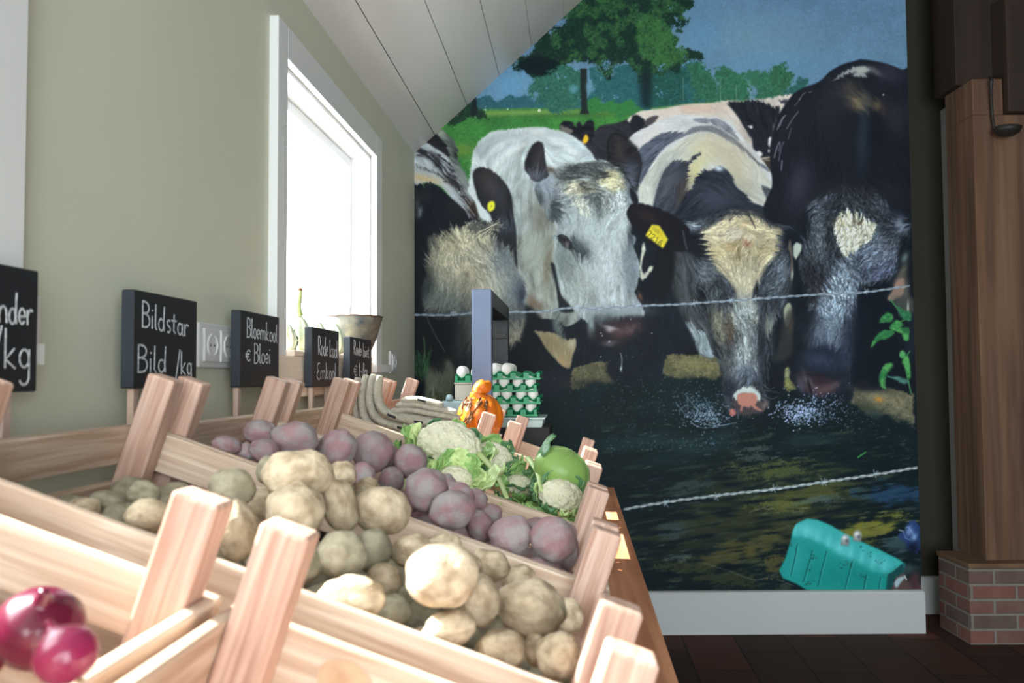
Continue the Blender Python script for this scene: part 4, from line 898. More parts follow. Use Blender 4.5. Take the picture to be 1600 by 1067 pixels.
# sloped boarded ceiling, going up from the left wall; ridge at u = 1.1, down again to the right
CS = .92; cz = 2.27; ca = math.atan(CS); RU = 1.15
def ceiling():
    b = MB(); Lh = (RU+.80)/math.cos(ca); k = .097/math.cos(ca)+.035*0; edges = [-.06, k]
    while edges[-1] < Lh: edges.append(edges[-1]+.155/math.cos(ca))
    Mx = Matrix.Translation((-.765, 0, cz)) @ Matrix.Rotation(-ca, 4, 'Y')
    for a, c in zip(edges[:-1], edges[1:]): b.box(a+.0018, -2.8, 0, min(c, Lh)-.0018, 4.5, .02, Mx)
    b.box(-.06, -2.8, .022, Lh, 4.5, .06, Mx)
    o = b.build('ceiling', M['ceil']); o.matrix_world = RM; tag(o, kind='structure')
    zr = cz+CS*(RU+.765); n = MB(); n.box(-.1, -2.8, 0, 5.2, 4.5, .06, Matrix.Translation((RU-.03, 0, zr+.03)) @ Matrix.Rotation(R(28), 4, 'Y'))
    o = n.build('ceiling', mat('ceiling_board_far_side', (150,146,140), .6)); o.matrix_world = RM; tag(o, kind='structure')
ceiling()

# wall that carries the mural; it stops at x = XR, the wall behind it goes on to the right
XR = at(1436, 800, MY).x
MB().box(-.62, MY, 0, XR, 4.18, 4.6).build('wall_back', M['olive']); tag(bpy.data.objects['wall_back'], kind='structure')
o = MB().box(XR-.2, 4.18, 0, 5.2, 4.3, 4.6).build('wall_alcove', M['olive_shaded']); tag(o, kind='structure')
o = MB().box(4.6, -2.7, 0, 4.72, 4.3, 4.6).build('wall_right', M['olive_shaded']); tag(o, kind='structure')
x0, x1, z0, z1 = ADDED_REARW
b = MB(); b.box(-1.4, RY-.1, 0, x0, RY, 4.6).box(x1, RY-.1, 0, 4.7, RY, 4.6).box(x0, RY-.1, 0, x1, RY, z0).box(x0, RY-.1, z1, x1, RY, 4.6)
o = b.build('wall_front', M['olive']); tag(o, kind='structure')
e = empty('window_3', ((x0+x1)/2, RY-.02, z0)); tag(e, kind='structure')  # the unseen rear window, added for light
sh = MB(); hw = (x1-x0)/2; H = z1-z0
for q in (-hw, -.03, hw-.06): sh.box(q, -.06, 0, q+.06, 0, H)
sh.box(-hw, -.06, 0, hw, 0, .06).box(-hw, -.06, H-.06, hw, 0, H); sh.build('window_sash', M['white'], e); MB().box(-hw+.02, -.04, .02, hw-.02, -.035, H-.02).build('window_pane', GL, e)  # sash and pane of the added rear window
# skirting boards
xb = at(1446, 955, MY-.03).x
def skirting(name, x0, x1, y0, y1, h):
    b = MB(); n = 0; prof = [(0, 0), (0, h-.012), (.006, h-.004), (.016, h), (y1-y0, h), (y1-y0, 0)]
    for X in (x0, x1):
        for d, z in prof: b.v.append(Vector((X, y0+d, z)))
    k = len(prof); b.f += [tuple(range(k))[::-1], tuple(range(k, 2*k))] + [(i, (i+1) % k, (i+1) % k+k, i+k) for i in range(k)]
    o = b.build(name, M['basewhite']); return tag(o, kind='structure')
HB = at(1300, 924, MY-.03).z
skirting('baseboard_back', -.45, xb, MY-.03, MY, HB)
skirting('baseboard_alcove', XR, 4.6, 4.155, 4.18, .185)
# white door lining that shows as a pale strip beside the post
xt = at(1476, 300, 4.16).x
MB().box(xt, 4.13, .19, xt+.06, 4.178, at(1476, 171, 4.16).z).build('trim_1', M['basewhite']); tag(bpy.data.objects['trim_1'], kind='structure')

# ---------------------------------------------------------------- the printed mural
def build_mural():
    pitch = .0032
    x0, x1 = at(650, 500, MY).x - .02, XR - .0004
    z0, z1 = HB+.001, at(900, -30, MY).z
    nx = int((x1-x0)/pitch); nz = int((z1-z0)/pitch)
    xs = np.linspace(x0, x1, nx); zs = np.linspace(z0, z1, nz)
    X, Z = np.meshgrid(xs, zs); Yc = MY-.003
    co_ = np.stack([X, np.full_like(X, Yc), Z], -1).reshape(-1, 3).astype(np.float32)
    # the print's dots: where each point of the wall lies on the picture
    Ri = np.array(CM.to_3x3().inverted()); q = (co_-np.array(CAM)) @ Ri.T
    px = q[:, 0]/-q[:, 2]*FPX+800; py = 533.5-q[:, 1]/-q[:, 2]*FPX
    gx = np.clip(px-MX0-.5, 0, MW-1.001); gy = np.clip(py-MY0-.5, 0, MH-1.001)
    ix = gx.astype(int); iy = gy.astype(int); fx = (gx-ix)[:, None]; fy = (gy-iy)[:, None]
    c = canvas/255.
    col = (c[iy, ix]*(1-fx)+c[iy, ix+1]*fx)*(1-fy)+(c[iy+1, ix]*(1-fx)+c[iy+1, ix+1]*fx)*fy
    lin = np.where(col <= .04045, col/12.92, ((col+.055)/1.055)**2.4)*MURAL_GAIN
    idx = np.arange(nx*nz).reshape(nz, nx)
    F = np.stack([idx[:-1, :-1], idx[:-1, 1:], idx[1:, 1:], idx[1:, :-1]], -1).reshape(-1, 4)
    # thin sheet: a rim of side faces makes it 3 mm thick
    me = bpy.data.meshes.new('wall_mural'); nb = len(co_)
    back = co_[[0, nx-1, nx*nz-1, nx*nz-nx]].copy(); back[:, 1] = MY-.0005
    V = np.vstack([co_, back])
    me.vertices.add(len(V)); me.vertices.foreach_set('co', V.ravel())
    me.loops.add(F.size); me.loops.foreach_set('vertex_index', F.ravel().astype(np.int32))
    me.polygons.add(len(F)); me.polygons.foreach_set('loop_start', (np.arange(len(F))*4).astype(np.int32)); me.update(calc_edges=True); me.validate()
    at_ = me.color_attributes.new('print', 'FLOAT_COLOR', 'POINT')
    full = np.ones((len(V), 4), np.float32); full[:nb, :3] = np.clip(lin, 0, 1); at_.data.foreach_set('color', full.ravel())
    m = bpy.data.materials.new('printed_mural'); m.use_nodes = True; N = m.node_tree.nodes; L = m.node_tree.links; b = N['Principled BSDF']
    a = N.new('ShaderNodeAttribute'); a.attribute_name = 'print'; L.new(a.outputs['Color'], b.inputs['Base Color']); b.inputs['Roughness'].default_value = .5; b.inputs['Specular IOR Level'].default_value = .1
    o = finish('wall_mural', me, m)
    return tag(o, 'large photo print of four cows drinking at a trough, covering the end wall', 'mural')
build_mural()

# ---------------------------------------------------------------- sockets on the left wall
def socket(v0, n, z, label):
    e = empty('wall_socket', UV(-.765, v0, z), label, 'socket'); e.rotation_euler = (0, 0, -A)
    MB().box(0, -.012, -.046, .010, n*.078+.004, .046).build('frame_plate', M['plastic'], e, bevel=.003)
    for i in range(n):
        c = .035+i*.078; Mx = Matrix.Translation((.010, c, 0)) @ Matrix.Rotation(R(90), 4, 'Y')
        s_ = MB(); s_.box(-.034, -.034, 0, .034, .034, .006, Mx); s_.build('outlet_insert', M['plastic'], e, bevel=.002)
        r = MB(); r.lathe([(.024, .006), (.024, .009), (.021, .009), (.021, .0062)], 28, M=Mx, cap=True); r.build('outlet_ring', M['plastic'], e)
        h = MB()
        for dz in (-.009, .009): h.lathe([(.0025, .0062), (.0025, .0072)], 10, c=(0, dz, 0), M=Mx)
        h.build('outlet_holes', M['plastic_dark'], e)
socket(1.60, 2, 1.268, 'white double wall socket between two chalkboard signs on the left wall')
socket(3.30, 1, 1.262, 'white wall socket in the corner beside the photo mural')
socket(1.02, 1, 1.272, 'white wall switch plate half hidden behind the nearest chalkboard sign')

# ---------------------------------------------------------------- timber post on a brick foot, ladle
def brick_mat():
    m = mat('old_red_brick', (84,58,52), .9, (140,124,114), scale=14, contrast=.7, bump=.5, bscale=60); nt = m.node_tree; N = nt.nodes; L = nt.links; b = N['Principled BSDF']
    src = b.inputs['Base Color'].links[0].from_socket
    tc = N.new('ShaderNodeTexCoord'); sp = N.new('ShaderNodeSeparateXYZ'); cb = N.new('ShaderNodeCombineXYZ'); ad = N.new('ShaderNodeMath'); ad.operation = 'ADD'
    L.new(tc.outputs['Object'], sp.inputs[0]); L.new(sp.outputs[0], ad.inputs[0]); L.new(sp.outputs[1], ad.inputs[1]); L.new(ad.outputs[0], cb.inputs[0]); L.new(sp.outputs[2], cb.inputs[1])
    br = N.new('ShaderNodeTexBrick'); br.inputs['Scale'].default_value = 1; br.inputs['Brick Width'].default_value = .20; br.inputs['Row Height'].default_value = .0655; br.inputs['Mortar Size'].default_value = .007; br.inputs['Mortar Smooth'].default_value = .3
    br.inputs['Color1'].default_value = srgb((136,74,66)); br.inputs['Color2'].default_value = srgb((84,74,72)); br.inputs['Mortar'].default_value = srgb((136,134,128)); L.new(cb.outputs[0], br.inputs[0])
    mx = N.new('ShaderNodeMix'); mx.data_type = 'RGBA'; mx.inputs[0].default_value = .62; L.new(src, mx.inputs[6]); L.new(br.outputs['Color'], mx.inputs[7]); L.new(mx.outputs[2], b.inputs['Base Color'])
    bp = N.new('ShaderNodeBump'); bp.inputs['Strength'].default_value = .7; bp.inputs['Distance'].default_value = .006; bp.invert = True; L.new(br.outputs['Fac'], bp.inputs['Height']); L.new(bp.outputs[0], b.inputs['Normal'])
    return m
px0 = at(1517, 1000, 3.69).x
zb = at(1517, 888, 3.69).z
pil = empty('timber_post', (px0+.25, 3.85, 0), 'old timber post standing on a low brick foot at the right', 'post')
inv = Matrix.Translation((-(px0+.25), -3.85, 0))
MB().box(px0, 3.69, 0, px0+.62, 3.95, zb).build('brick_base', brick_mat(), pil, M=inv)
MB().box(px0-.006, 3.68, zb, px0+.62, 3.96, zb+.022).build('brick_cap', M['gold'], pil, bevel=.004, M=inv)
xp = at(1530, 500, 3.74).x; zt = at(1530, 123, 3.74).z; xn = at(1567, 150, 3.74).x; zn = at(1567, 179, 3.74).z
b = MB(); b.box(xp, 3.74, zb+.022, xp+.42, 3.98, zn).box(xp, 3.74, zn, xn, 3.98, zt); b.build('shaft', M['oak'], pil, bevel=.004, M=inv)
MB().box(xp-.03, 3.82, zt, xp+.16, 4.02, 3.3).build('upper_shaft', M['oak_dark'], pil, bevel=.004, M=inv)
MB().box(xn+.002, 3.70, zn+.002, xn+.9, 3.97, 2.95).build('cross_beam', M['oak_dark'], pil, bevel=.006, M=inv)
# ladle
lp = at(1548, 124, 3.72); le = empty('ladle', lp, 'dark iron ladle hanging on the timber post', 'ladle')
s_ = 3.72/FPX
MB().tube(smoothpath([(0, .012, .01), (0, -.002, .012), (0, -.006, 0), (0, 0, -.04), (-.001, 0, -30*s_), (.003, 0, -60*s_), (.010, -.002, -84*s_)]), [.004]*12+[.006, .008, .010, .009, .007, .006]+[.006]*19, 8).build('handle', M['iron'], le, smooth=True)
bw = MB(); prof = [(0, -.038), (.03, -.034), (.05, -.02), (.058, 0), (.055, 0), (.047, -.018), (.028, -.03), (0, -.033)]
bw.lathe(prof, 28, cap=False, M=Matrix.Translation((.034, -.06, -84*s_)) @ Matrix.Rotation(R(4), 4, 'Y')); bw.build('bowl', M['iron'], le, smooth=True)

# ---------------------------------------------------------------- table and crates
TZ = .742; UE = .1475
def table(v0, v1, label):
    e = empty('display_table', UV(-.3, (v0+v1)/2, 0), label, 'table', 'tables under the crates'); e.rotation_euler = (0, 0, -A)
    hv = (v1-v0)/2; u0, u1 = -.74+.3, UE+.3
    MB().box(u0, -hv, TZ-.035, u1, hv, TZ).build('table_top', M['table'], e, bevel=.002)
    MB().box(u0+.03, -hv+.04, TZ-.12, u1-.03, -hv+.06, TZ-.0352).box(u0+.03, hv-.06, TZ-.12, u1-.03, hv-.04, TZ-.0352).box(u1-.05, -hv+.061, TZ-.12, u1-.03, hv-.061, TZ-.0352).build('apron', M['table_side'], e)
    for a in (u0+.03, u1-.09):
        for b in (-hv+.04, hv-.10): MB().box(a, b, 0, a+.06, b+.06, TZ-.1202).build('leg', M['table_side'], e)
table(.28, 2.895, 'long brown wooden table carrying the slanted vegetable crates')
table(2.90, 3.42, 'short brown wooden table end with the egg trays, against the end of the long table')
# slanted riser under the wall side of the crates
rb = MB(); p = [(-.672, TZ), (-.612, TZ), (-.612, .9505), (-.672, .9705)]
for v in (.37, 2.88):
    for u, z in p: rb.v.append(UV(u, v, z+.0008))
rb.f += [(0,1,2,3), (7,6,5,4), (0,4,5,1), (1,5,6,2), (2,6,7,3), (3,7,4,0)]
o = rb.build('riser_beam', M['slat_y']); tag(o, 'pale wooden beam propping up the wall side of the slanted crates', 'beam')

def crate(s0, s1, v0, v1, label, rim=.155, erim=.155):
    e = bpy.data.objects.new('wooden_crate', None); C.objects.link(e); e.empty_display_size = .05
    e.matrix_world = Matrix.Translation(SL(s0, v0, -.24)) @ SLM; tag(e, label, 'crate', 'open wooden vegetable crates')
    W = s1-s0; D = v1-v0; t = .012
    for x in (t, W-t-.043):
        for y in (t, D-t-.035): MB().box(x, y, 0, x+.043, y+.035, .24).build('corner_post', M['post'], e, bevel=.004)
    for z0, z1 in ((.012, .068), (rim-.058, rim)):
        MB().box(t*.0, 0, z0, W, t-.0004, z1).build('side_slat', M['slat_x'], e, bevel=.0025)
        MB().box(0, D-t+.0004, z0, W, D, z1).build('side_slat', M['slat_x'], e, bevel=.0025)
        if z0 > .1: z0, z1 = erim-.058, erim
        MB().box(0, t, z0, t-.0004, D-t, z1).build('end_slat', M['slat_y'], e, bevel=.0025)
        MB().box(W-t+.0004, t, z0, W, D-t, z1).build('end_slat', M['slat_y'], e, bevel=.0025)
    b = MB(); n = max(3, int(W/.09)); g = (W-2*t)/n
    for i in range(n): b.box(t+i*g+.003, t+.001, .003, t+(i+1)*g-.003, D-t-.001, .011)
    b.build('bottom_boards', M['slat_y'], e)
    return e
D0 = crate(-.030, .338, .35, .698, 'small wooden crate with red onions, nearest the camera at the left', erim=.178)
E0 = crate(.350, .712, .25, .698, 'small empty-looking wooden crate at the bottom edge, right of the onion crate', erim=.178)
C1 = crate(-.042, .710, .772, 1.205, 'wide wooden crate heaped with tan potatoes')
C2 = crate(-.028, .710, 1.210, 1.630, 'wide wooden crate of dusty red potatoes, behind the tan potatoes')
C3 = crate(-.020, .710, 1.635, 2.055, 'wide wooden crate of cauliflowers behind the red potatoes')
C4 = crate(-.012, .710, 2.060, 2.480, 'wide wooden crate with the round green cabbage and the folded socks')
F1 = crate(-.012, .384, 2.485, 2.905, 'small far wooden crate holding the orange squash')
F2 = crate(.402, .710, 2.485, 2.905, 'small far wooden crate, empty, right of the orange squash')
def onplane(px, py, n):
    """where the sight line through a dot meets the layer n above the crate posts' tops"""
    d = ray(px, py); nrm = (SLM.to_3x3() @ Vector((0, 0, 1))); p0 = SL(0, 1, n)
    t = (p0-CAM).dot(nrm)/d.dot(nrm); P = CAM+d*t
    v = P.x*SAa + P.y*CAa; return P, P.y, v
# ---------------------------------------------------------------- potatoes
def potato_mesh(name, seed, m, lump=.14, sub=4):
    bm = bmesh.new(); bmesh.ops.create_icosphere(bm, subdivisions=sub, radius=1)
    o = Vector((seed*3.7, seed*1.3, seed*.7))
    for v in bm.verts:
        d = v.co.normalized(); k = 1 + lump*mnoise.noise(d*1.1+o) + lump*.6*mnoise.noise(d*2.3+o) + lump*.12*mnoise.noise(d*7+o)
        for j in range(5):                       # eyes of the potato
            q = Vector((math.sin(seed*2+j*2.4), math.cos(seed*3+j*1.9), math.sin(seed+j*3.1))).normalized()
            k -= .05*math.exp(-((d-q).length**2)/.022)
        v.co = d*k
    me = bpy.data.meshes.new(name); bm.to_mesh(me); bm.free(); me.materials.append(m); me.polygons.foreach_set('use_smooth', [True]*len(me.polygons)); return me
PM = {k: [potato_mesh(k, i+1+q*10, M[k]) for i in range(6)] for q, k in enumerate(('potato', 'redpotato', 'greypotato'))}
placed = []
def potato(kind, px, py, rx, ry, n, label, group, rot=None):
    P, Y, v = onplane(px, py, n); k = Y/FPX
    o = bpy.data.objects.new('red_potato' if kind == 'redpotato' else 'potato', PM[kind][len(placed) % 6]); C.objects.link(o)
    o.location = P; r = (rx+ry)/2*k
    o.rotation_euler = (rnd.uniform(-.3, .3), rot if rot is not None else rnd.uniform(-.3, .3), rnd.uniform(-.4, .4))
    o.scale = (rx*k, r*.95, ry*k)
    tag(o, label, 'potato', group); placed.append([o, r, px, py, v, kind]); return o
G_T, G_R = 'tan potatoes heaped in their crate', 'red potatoes in their crate'
T = 'potato'; Gk = 'greypotato'
TAN = [(T,466,745,54,42,-.030,'large lumpy tan potato on top of the tan heap, right above the nearest post'),
 (T,462,796,47,44,-.055,'tan potato just behind the top of the nearest crate post'),
 (T,533,742,24,22,-.045,'small light tan potato right of the large lumpy one on the heap'),
 (T,532,790,26,44,-.050,'upright long yellow-tan potato in the middle of the tan heap'),
 (T,578,764,21,20,-.060,'small yellowish potato near the red potatoes, left of centre'),
 (T,598,800,42,38,-.050,'big tan potato with a dented front, in the middle of the tan heap'),
 (Gk,526,868,38,38,-.075,'round dull green-grey potato in front of the long yellow-tan one'),
 (Gk,584,860,27,34,-.075,'small upright grey-green potato beside the round green-grey one'),
 (T,643,860,34,26,-.080,'dull brown potato in the shade above the sunlit white one'),
 (T,695,852,26,20,-.085,'small golden-brown potato by the crate board under the red potatoes'),
 (T,545,938,52,34,-.090,'wide tan potato low in the heap left of the sunlit white one'),
 (T,600,908,28,28,-.095,'shaded brown potato touching the left of the sunlit white one'),
 (Gk,362,762,34,32,-.060,'greyish potato at the back left of the tan heap between two posts'),
 (T,370,828,32,46,-.075,'tall sunlit cream potato between the two nearest posts'),
 (Gk,423,736,22,24,-.050,'small grey-brown potato left behind the large lumpy one'),
 (T,232,806,34,28,-.085,'sunlit cream potato at the left, behind the left near post'),
 (Gk,225,770,26,20,-.115,'small dark grey potato low in the left of the tan crate'),
 (T,676,922,58,54,-.040,'biggest sunlit, almost white potato at the front of the tan heap'),
 (T,750,938,32,42,-.065,'sunlit tan potato leaning against the right of the biggest white one'),
 (T,830,948,56,42,-.065,'broad pale brown potato at the right end of the tan heap'),
 (T,697,990,44,28,-.085,'sunlit cream potato under the biggest white one, at the near board'),
 (T,781,1018,40,34,-.090,'pinkish tan potato at the near board, right of the cream one'),
 (T,838,1016,22,26,-.100,'dark brown potato in the gap near the right corner of the tan crate'),
 (T,874,1026,34,36,-.075,'yellowish round potato in the right near corner of the tan crate'),
 (T,765,884,32,26,-.075,'brown potato behind the biggest white one, toward the red potatoes'),
 (T,733,884,20,20,-.075,'small pale tan potato peeping over the biggest white one'),
 (T,812,898,26,20,-.105,'half hidden brown potato by the far board at the right of the tan crate'),
 (Gk,612,956,30,26,-.110,'grey potato deep in the gap left of the sunlit white one'),
 (T,660,1000,24,20,-.120,'dull potato low at the near board between two sunlit ones'),
 (T,889,962,20,28,-.095,'dull tan potato against the right end of the tan crate'),
 (Gk,480,880,30,30,-.090,'grey potato half behind the nearest post on its right'),
 (T,300,792,34,28,-.100,'brown shaded potato behind the left near post'),
 (Gk,165,785,30,18,-.135,'dark potato low in the far left of the tan crate'),
 (T,130,795,26,18,-.140,'brown potato lowest at the far left of the tan crate'),
 (T,415,790,26,30,-.085,'tan potato in the gap left of the nearest post'),
 (T,500,760,22,26,-.075,'brown potato wedged behind the large lumpy one')]
RED = [(407,676,26,21,-.055,'purple-grey potato at the top left of the red heap'),
 (463,686,35,28,-.045,'large round reddish potato at the top of the red heap'),
 (350,698,23,15,-.080,'pinkish potato at the far left of the red crate'),
 (407,707,25,20,-.070,'dusty pink potato below the purple-grey one'),
 (380,706,18,16,-.085,'small grey-red potato left of the dusty pink one'),
 (526,703,31,30,-.050,'pale grey-pink potato right of the large round reddish one'),
 (583,706,31,34,-.050,'big pale purple potato with a bump, in the middle of the red crate'),
 (566,742,20,20,-.075,'small purple potato in front of the bumpy pale one'),
 (612,750,20,20,-.080,'small pink-grey potato near the big yellow-tan one'),
 (642,722,27,27,-.045,'round dark pink potato against the cauliflower leaves'),
 (667,765,32,36,-.050,'largest dark mauve potato in the middle of the red crate'),
 (697,762,18,22,-.075,'small mauve potato tucked behind the largest mauve one'),
 (700,804,36,33,-.060,'pink potato in front, right of the largest mauve one'),
 (715,773,28,20,-.070,'grey-mauve potato behind the pink one'),
 (742,783,22,18,-.080,'small mauve potato near the cauliflower board'),
 (750,822,21,26,-.080,'narrow grey-pink potato to the right of the pink one'),
 (766,802,17,17,-.090,'small deep red potato by the cauliflower board'),
 (799,836,35,30,-.070,'rosy potato at the right of the red crate'),
 (862,854,36,36,-.060,'brownish grey potato with a knobbly end at the right of the red crate'),
 (888,832,14,14,-.085,'small brown potato with a dark ring in the right corner of the red crate'),
 (852,884,30,22,-.095,'dusty pink potato low at the right by the near board of the red crate'),
 (460,716,26,14,-.085,'flat purple potato under the large round reddish one'),
 (640,785,18,16,-.105,'dull purple potato low by the near board of the red crate'),
 (890,866,14,26,-.090,'grey potato squeezed against the right end of the red crate'),
 (838,822,20,14,-.100,'flat grey-pink potato by the cauliflower board at the right'),
 (610,718,18,24,-.070,'purple potato between the bumpy pale one and the dark pink one'),
 (500,728,18,18,-.085,'small mauve potato under the pale grey-pink one')]
for k, px, py, rx, ry, n, lb in TAN: potato(k, px, py, rx, ry, n, lb, G_T)
for px, py, rx, ry, n, lb in RED: potato('redpotato', px, py, rx, ry, n, lb, G_R)
# let the heaps settle: neighbours push each other apart, nothing leaves its crate
def settle(items, v0, v1, iters=60):
    P = [o.location.copy() for o, *_ in items]; P0 = [p.copy() for p in P]
    for _ in range(iters):
        for i in range(len(P)):
            for j in range(i+1, len(P)):
                d = P[i]-P[j]; L = d.length; m_ = (items[i][1]+items[j][1])*.90
                if 1e-6 < L < m_:
                    q = d*((m_-L)/L*.5)*.5; P[i] += q; P[j] -= q
        for i, p in enumerate(P):
            r = items[i][1]*.85; q = SLM.to_3x3().inverted() @ (p-SL(0, 0, 0))
            s_, v_, n_ = q; v_w = p.x*SAa+p.y*CAa; 
            s_ = min(max(s_, r-.020), .698-r); dv = min(max(v_w, v0+.013+r), v1-.013-r)-v_w
            n_ = max(n_, -.228+r)
            P[i] = SL(0, 0, 0) + SLM.to_3x3() @ Vector((s_, q[1]+dv, n_))
            P[i] += (P0[i]-P[i])*.06
    for (o, *_), p in zip(items, P): o.location = p
settle([q for q in placed if q[5] != 'redpotato'], .785, 1.205)
settle([q for q in placed if q[5] == 'redpotato'], 1.21, 1.63)
# deeper layers that show in the gaps
def bed(kind, s0, s1, v0, v1, r, n, group, label, cond=None):
    v = v0+r; row = 0
    while v < v1-r*.95:
        s = s0+r+(row % 2)*r*.9
        while s < s1-r*.8:
            if cond is None or cond(s, v):
                rr = r*rnd.uniform(.85, 1.08)
                o = bpy.data.objects.new('red_potato' if kind == 'redpotato' else 'potato', PM[kind][rnd.randrange(6)]); C.objects.link(o)
                o.location = SL(s+rnd.uniform(-.006, .006), v+rnd.uniform(-.006, .006), n+rnd.uniform(-.008, .008)); o.scale = (rr*1.08, rr*.95, rr*.9)
                o.rotation_euler = (rnd.uniform(-1, 1), rnd.uniform(-1, 1), rnd.uniform(-3, 3)); tag(o, label, 'potato', group)
            s += r*2.02
        v += r*1.85; row += 1
bed('greypotato', .0, .688, .80, 1.19, .034, -.165, 'tan potatoes lying deep in the gaps', 'tan potato deep in the tan heap, only seen through the gaps')
bed('redpotato', .0, .688, 1.225, 1.615, .034, -.160, 'red potatoes lying deep in the gaps', 'red potato deep in the red heap, only seen through the gaps')

# ---------------------------------------------------------------- red onions
def onion(px, py, r_px, Y, m, label, tilt):
    P = at(px, py, Y); r = r_px*Y/FPX
    e = empty('red_onion', P, label, 'onion', 'red onions in the near crate', tilt)
    prof = [(.02*r, -.86*r), (.30*r, -.84*r), (.66*r, -.68*r), (.92*r, -.34*r), (1.0*r, .02*r), (.93*r, .36*r), (.70*r, .66*r), (.42*r, .84*r), (.22*r, .95*r), (.13*r, 1.1*r), (.10*r, 1.28*r)]
    b = MB(); pp = []
    for i in range(len(prof)-1):
        for k in range(3):
            t = k/3; pp.append((prof[i][0]*(1-t)+prof[i+1][0]*t, prof[i][1]*(1-t)+prof[i+1][1]*t))
    pp.append(prof[-1]); b.lathe(pp, 40); b.build('bulb', m, e, smooth=True)
    rt = MB()
    for i in range(9):
        a = i*.7; rt.tube([(.04*r*math.cos(a), .04*r*math.sin(a), -.85*r), (.12*r*math.cos(a), .12*r*math.sin(a), -.95*r)], .0008, 5)
    rt.build('root_tuft', M['root'], e)
onion(62, 982, 66, .600, M['onion'], 'large dark red onion in the near crate at the bottom left corner', (.5, .4, 0))
onion(104, 1024, 48, .500, M['onion2'], 'pinkish red onion in front of the large dark one', (-.3, -.5, .4))
onion(-40, 1010, 60, .60, M['onion'], 'dark red onion cut by the left edge of the photo', (.2, -.6, .4))
# ---------------------------------------------------------------- cauliflowers and cabbage
def leaf_mesh(L, Wd, curl, ruf, seed, cup=.25, thick=.0016, nu=22, nv=14):
    V = []; o = seed*5.1
    for i in range(nu+1):
        t = i/nu
        w_ = Wd*.5*(math.sin(math.pi*min(1, t*.92+.04))**.62)*(.30+.70*min(1, t*1.9))
        for j in range(nv+1):
            q = j/nv*2-1
            x = L*(t-.22*curl*t*t); z = L*(curl*.75*t*t) - abs(q)**2*-cup*w_
            z += ruf*abs(q)**1.6*math.sin(t*17+q*2.4+o)*(.35+t) + ruf*.3*math.sin(q*9+t*11+o)
            z += -.004*math.exp(-(q*8)**2)
            y = q*w_*(1-.12*math.sin(t*9+o)*abs(q))
            V.append(Vector((x, y, z)))
    F = []
    for i in range(nu):
        for j in range(nv):
            a = i*(nv+1)+j; F.append((a, a+1, a+nv+2, a+nv+1))
    return V, F
def add_leaf(e, L, Wd, curl, ruf, seed, m, Mx, cup=.25):
    V, F = leaf_mesh(L, Wd, curl, ruf, seed, cup)
    o = mesh('leaf', [Mx @ v for v in V], F, m, e, smooth=True)
    md = o.modifiers.new('thickness', 'SOLIDIFY'); md.thickness = .0018
    pts = []; nv = 14
    for i in range(0, 19, 2): pts.append(Mx @ (V[i*(nv+1)+7]+Vector((0, 0, .0035))))
    r0 = min(.008, .055*L); rib = MB().tube(pts, [r0*(1-.085*k) for k in range(len(pts))], 7, flat=.6); rib.build('midrib', M['rib'], o, smooth=True)
    vn = MB()
    for i in range(4, 18, 3):
        for sgn in (-1, 1):
            q = [V[min(i+k, 22)*(nv+1)+7+sgn*(k*2+1)]+Vector((0, 0, .0015)) for k in range(0, 4) if 0 <= 7+sgn*(k*2+1) <= nv]
            if len(q) > 2: vn.tube([Mx @ p_ for p_ in q], [.0016, .0012, .0009, .0005][:len(q)], 5)
    vn.build('veins', M['rib'], o, smooth=True)
def curd(e, r, seed):
    bm = bmesh.new(); bmesh.ops.create_icosphere(bm, subdivisions=5, radius=1); o = Vector((seed*2.2, seed, 0)); rr = random.Random(seed)
    cs = []
    for i in range(60):
        z = 1-1.35*(i+.5)/60; a = i*2.39996; q = math.sqrt(max(0, 1-z*z)); cs.append((Vector((q*math.cos(a), q*math.sin(a), z))+Vector((rr.uniform(-.07, .07),)*3)).normalized())
    for v in bm.verts:
        d = v.co.normalized(); k = .90
        near = max(1-((d-c).length/.26)**2 for c in cs); k += .12*max(0, near)**.7
        k += .02*mnoise.noise(d*14+o)+.01*mnoise.noise(d*30+o)
        v.co = Vector((d.x*k*1.12, d.y*k, d.z*k*(.78 if d.z > 0 else .5)))*r
    me = bpy.data.meshes.new('curd'); bm.to_mesh(me); bm.free(); return finish('curd', me, M['curd'], e, True)
def cauli(px, py, n, r_px, label, leaves, tilt=(0, .3, 0), seed=1):
    P, Y, v = onplane(px, py, n); r = r_px*Y/FPX
    e = empty('cauliflower', P, label, 'cauliflower', 'cauliflowers in their leaves', tilt); curd(e, r, seed)
    for i, (ang, L, Wd, cu, lift, mk_) in enumerate(leaves):
        Mx = Matrix.Rotation(R(ang), 4, 'Z') @ Matrix.Translation((r*.70, 0, -r*.62)) @ Matrix.Rotation(-R(lift), 4, 'Y')
        add_leaf(e, L, Wd, cu, .006, seed*3+i, M[mk_], Mx)
    return e
LP, LM, LD = 'leaf_pale', 'leaf', 'leaf_dark'
def ring(r, front, side, back, kf=1.9, ks=1.5, kb=1.7):
    out = []
    for i, a_ in enumerate((-135, -95, -50)): out.append((a_, kf*r, kf*.85*r, .30, 2+5*(i % 2), front[i % len(front)]))
    for i, a_ in enumerate((-10, 190)): out.append((a_, ks*r, ks*.8*r, .55, 22, side[i % len(side)]))
    for i, a_ in enumerate((35, 85, 140)): out.append((a_, kb*r, kb*.7*r, .55, 50, back[i % len(back)]))
    for i, a_ in enumerate((-115, -70, 10, 165)): out.append((a_, 1.25*r, 1.0*r, .35, 30, side[(i+1) % len(side)]))
    return out
cauli(702, 697, -.050, 46, 'large cauliflower with a wide cream head, farthest left in its crate', ring(.066, (LP,LP,LP), (LP,LM), (LD,LM,LD), 1.9, 1.5, 1.25), (.42, .25, 0), 1)
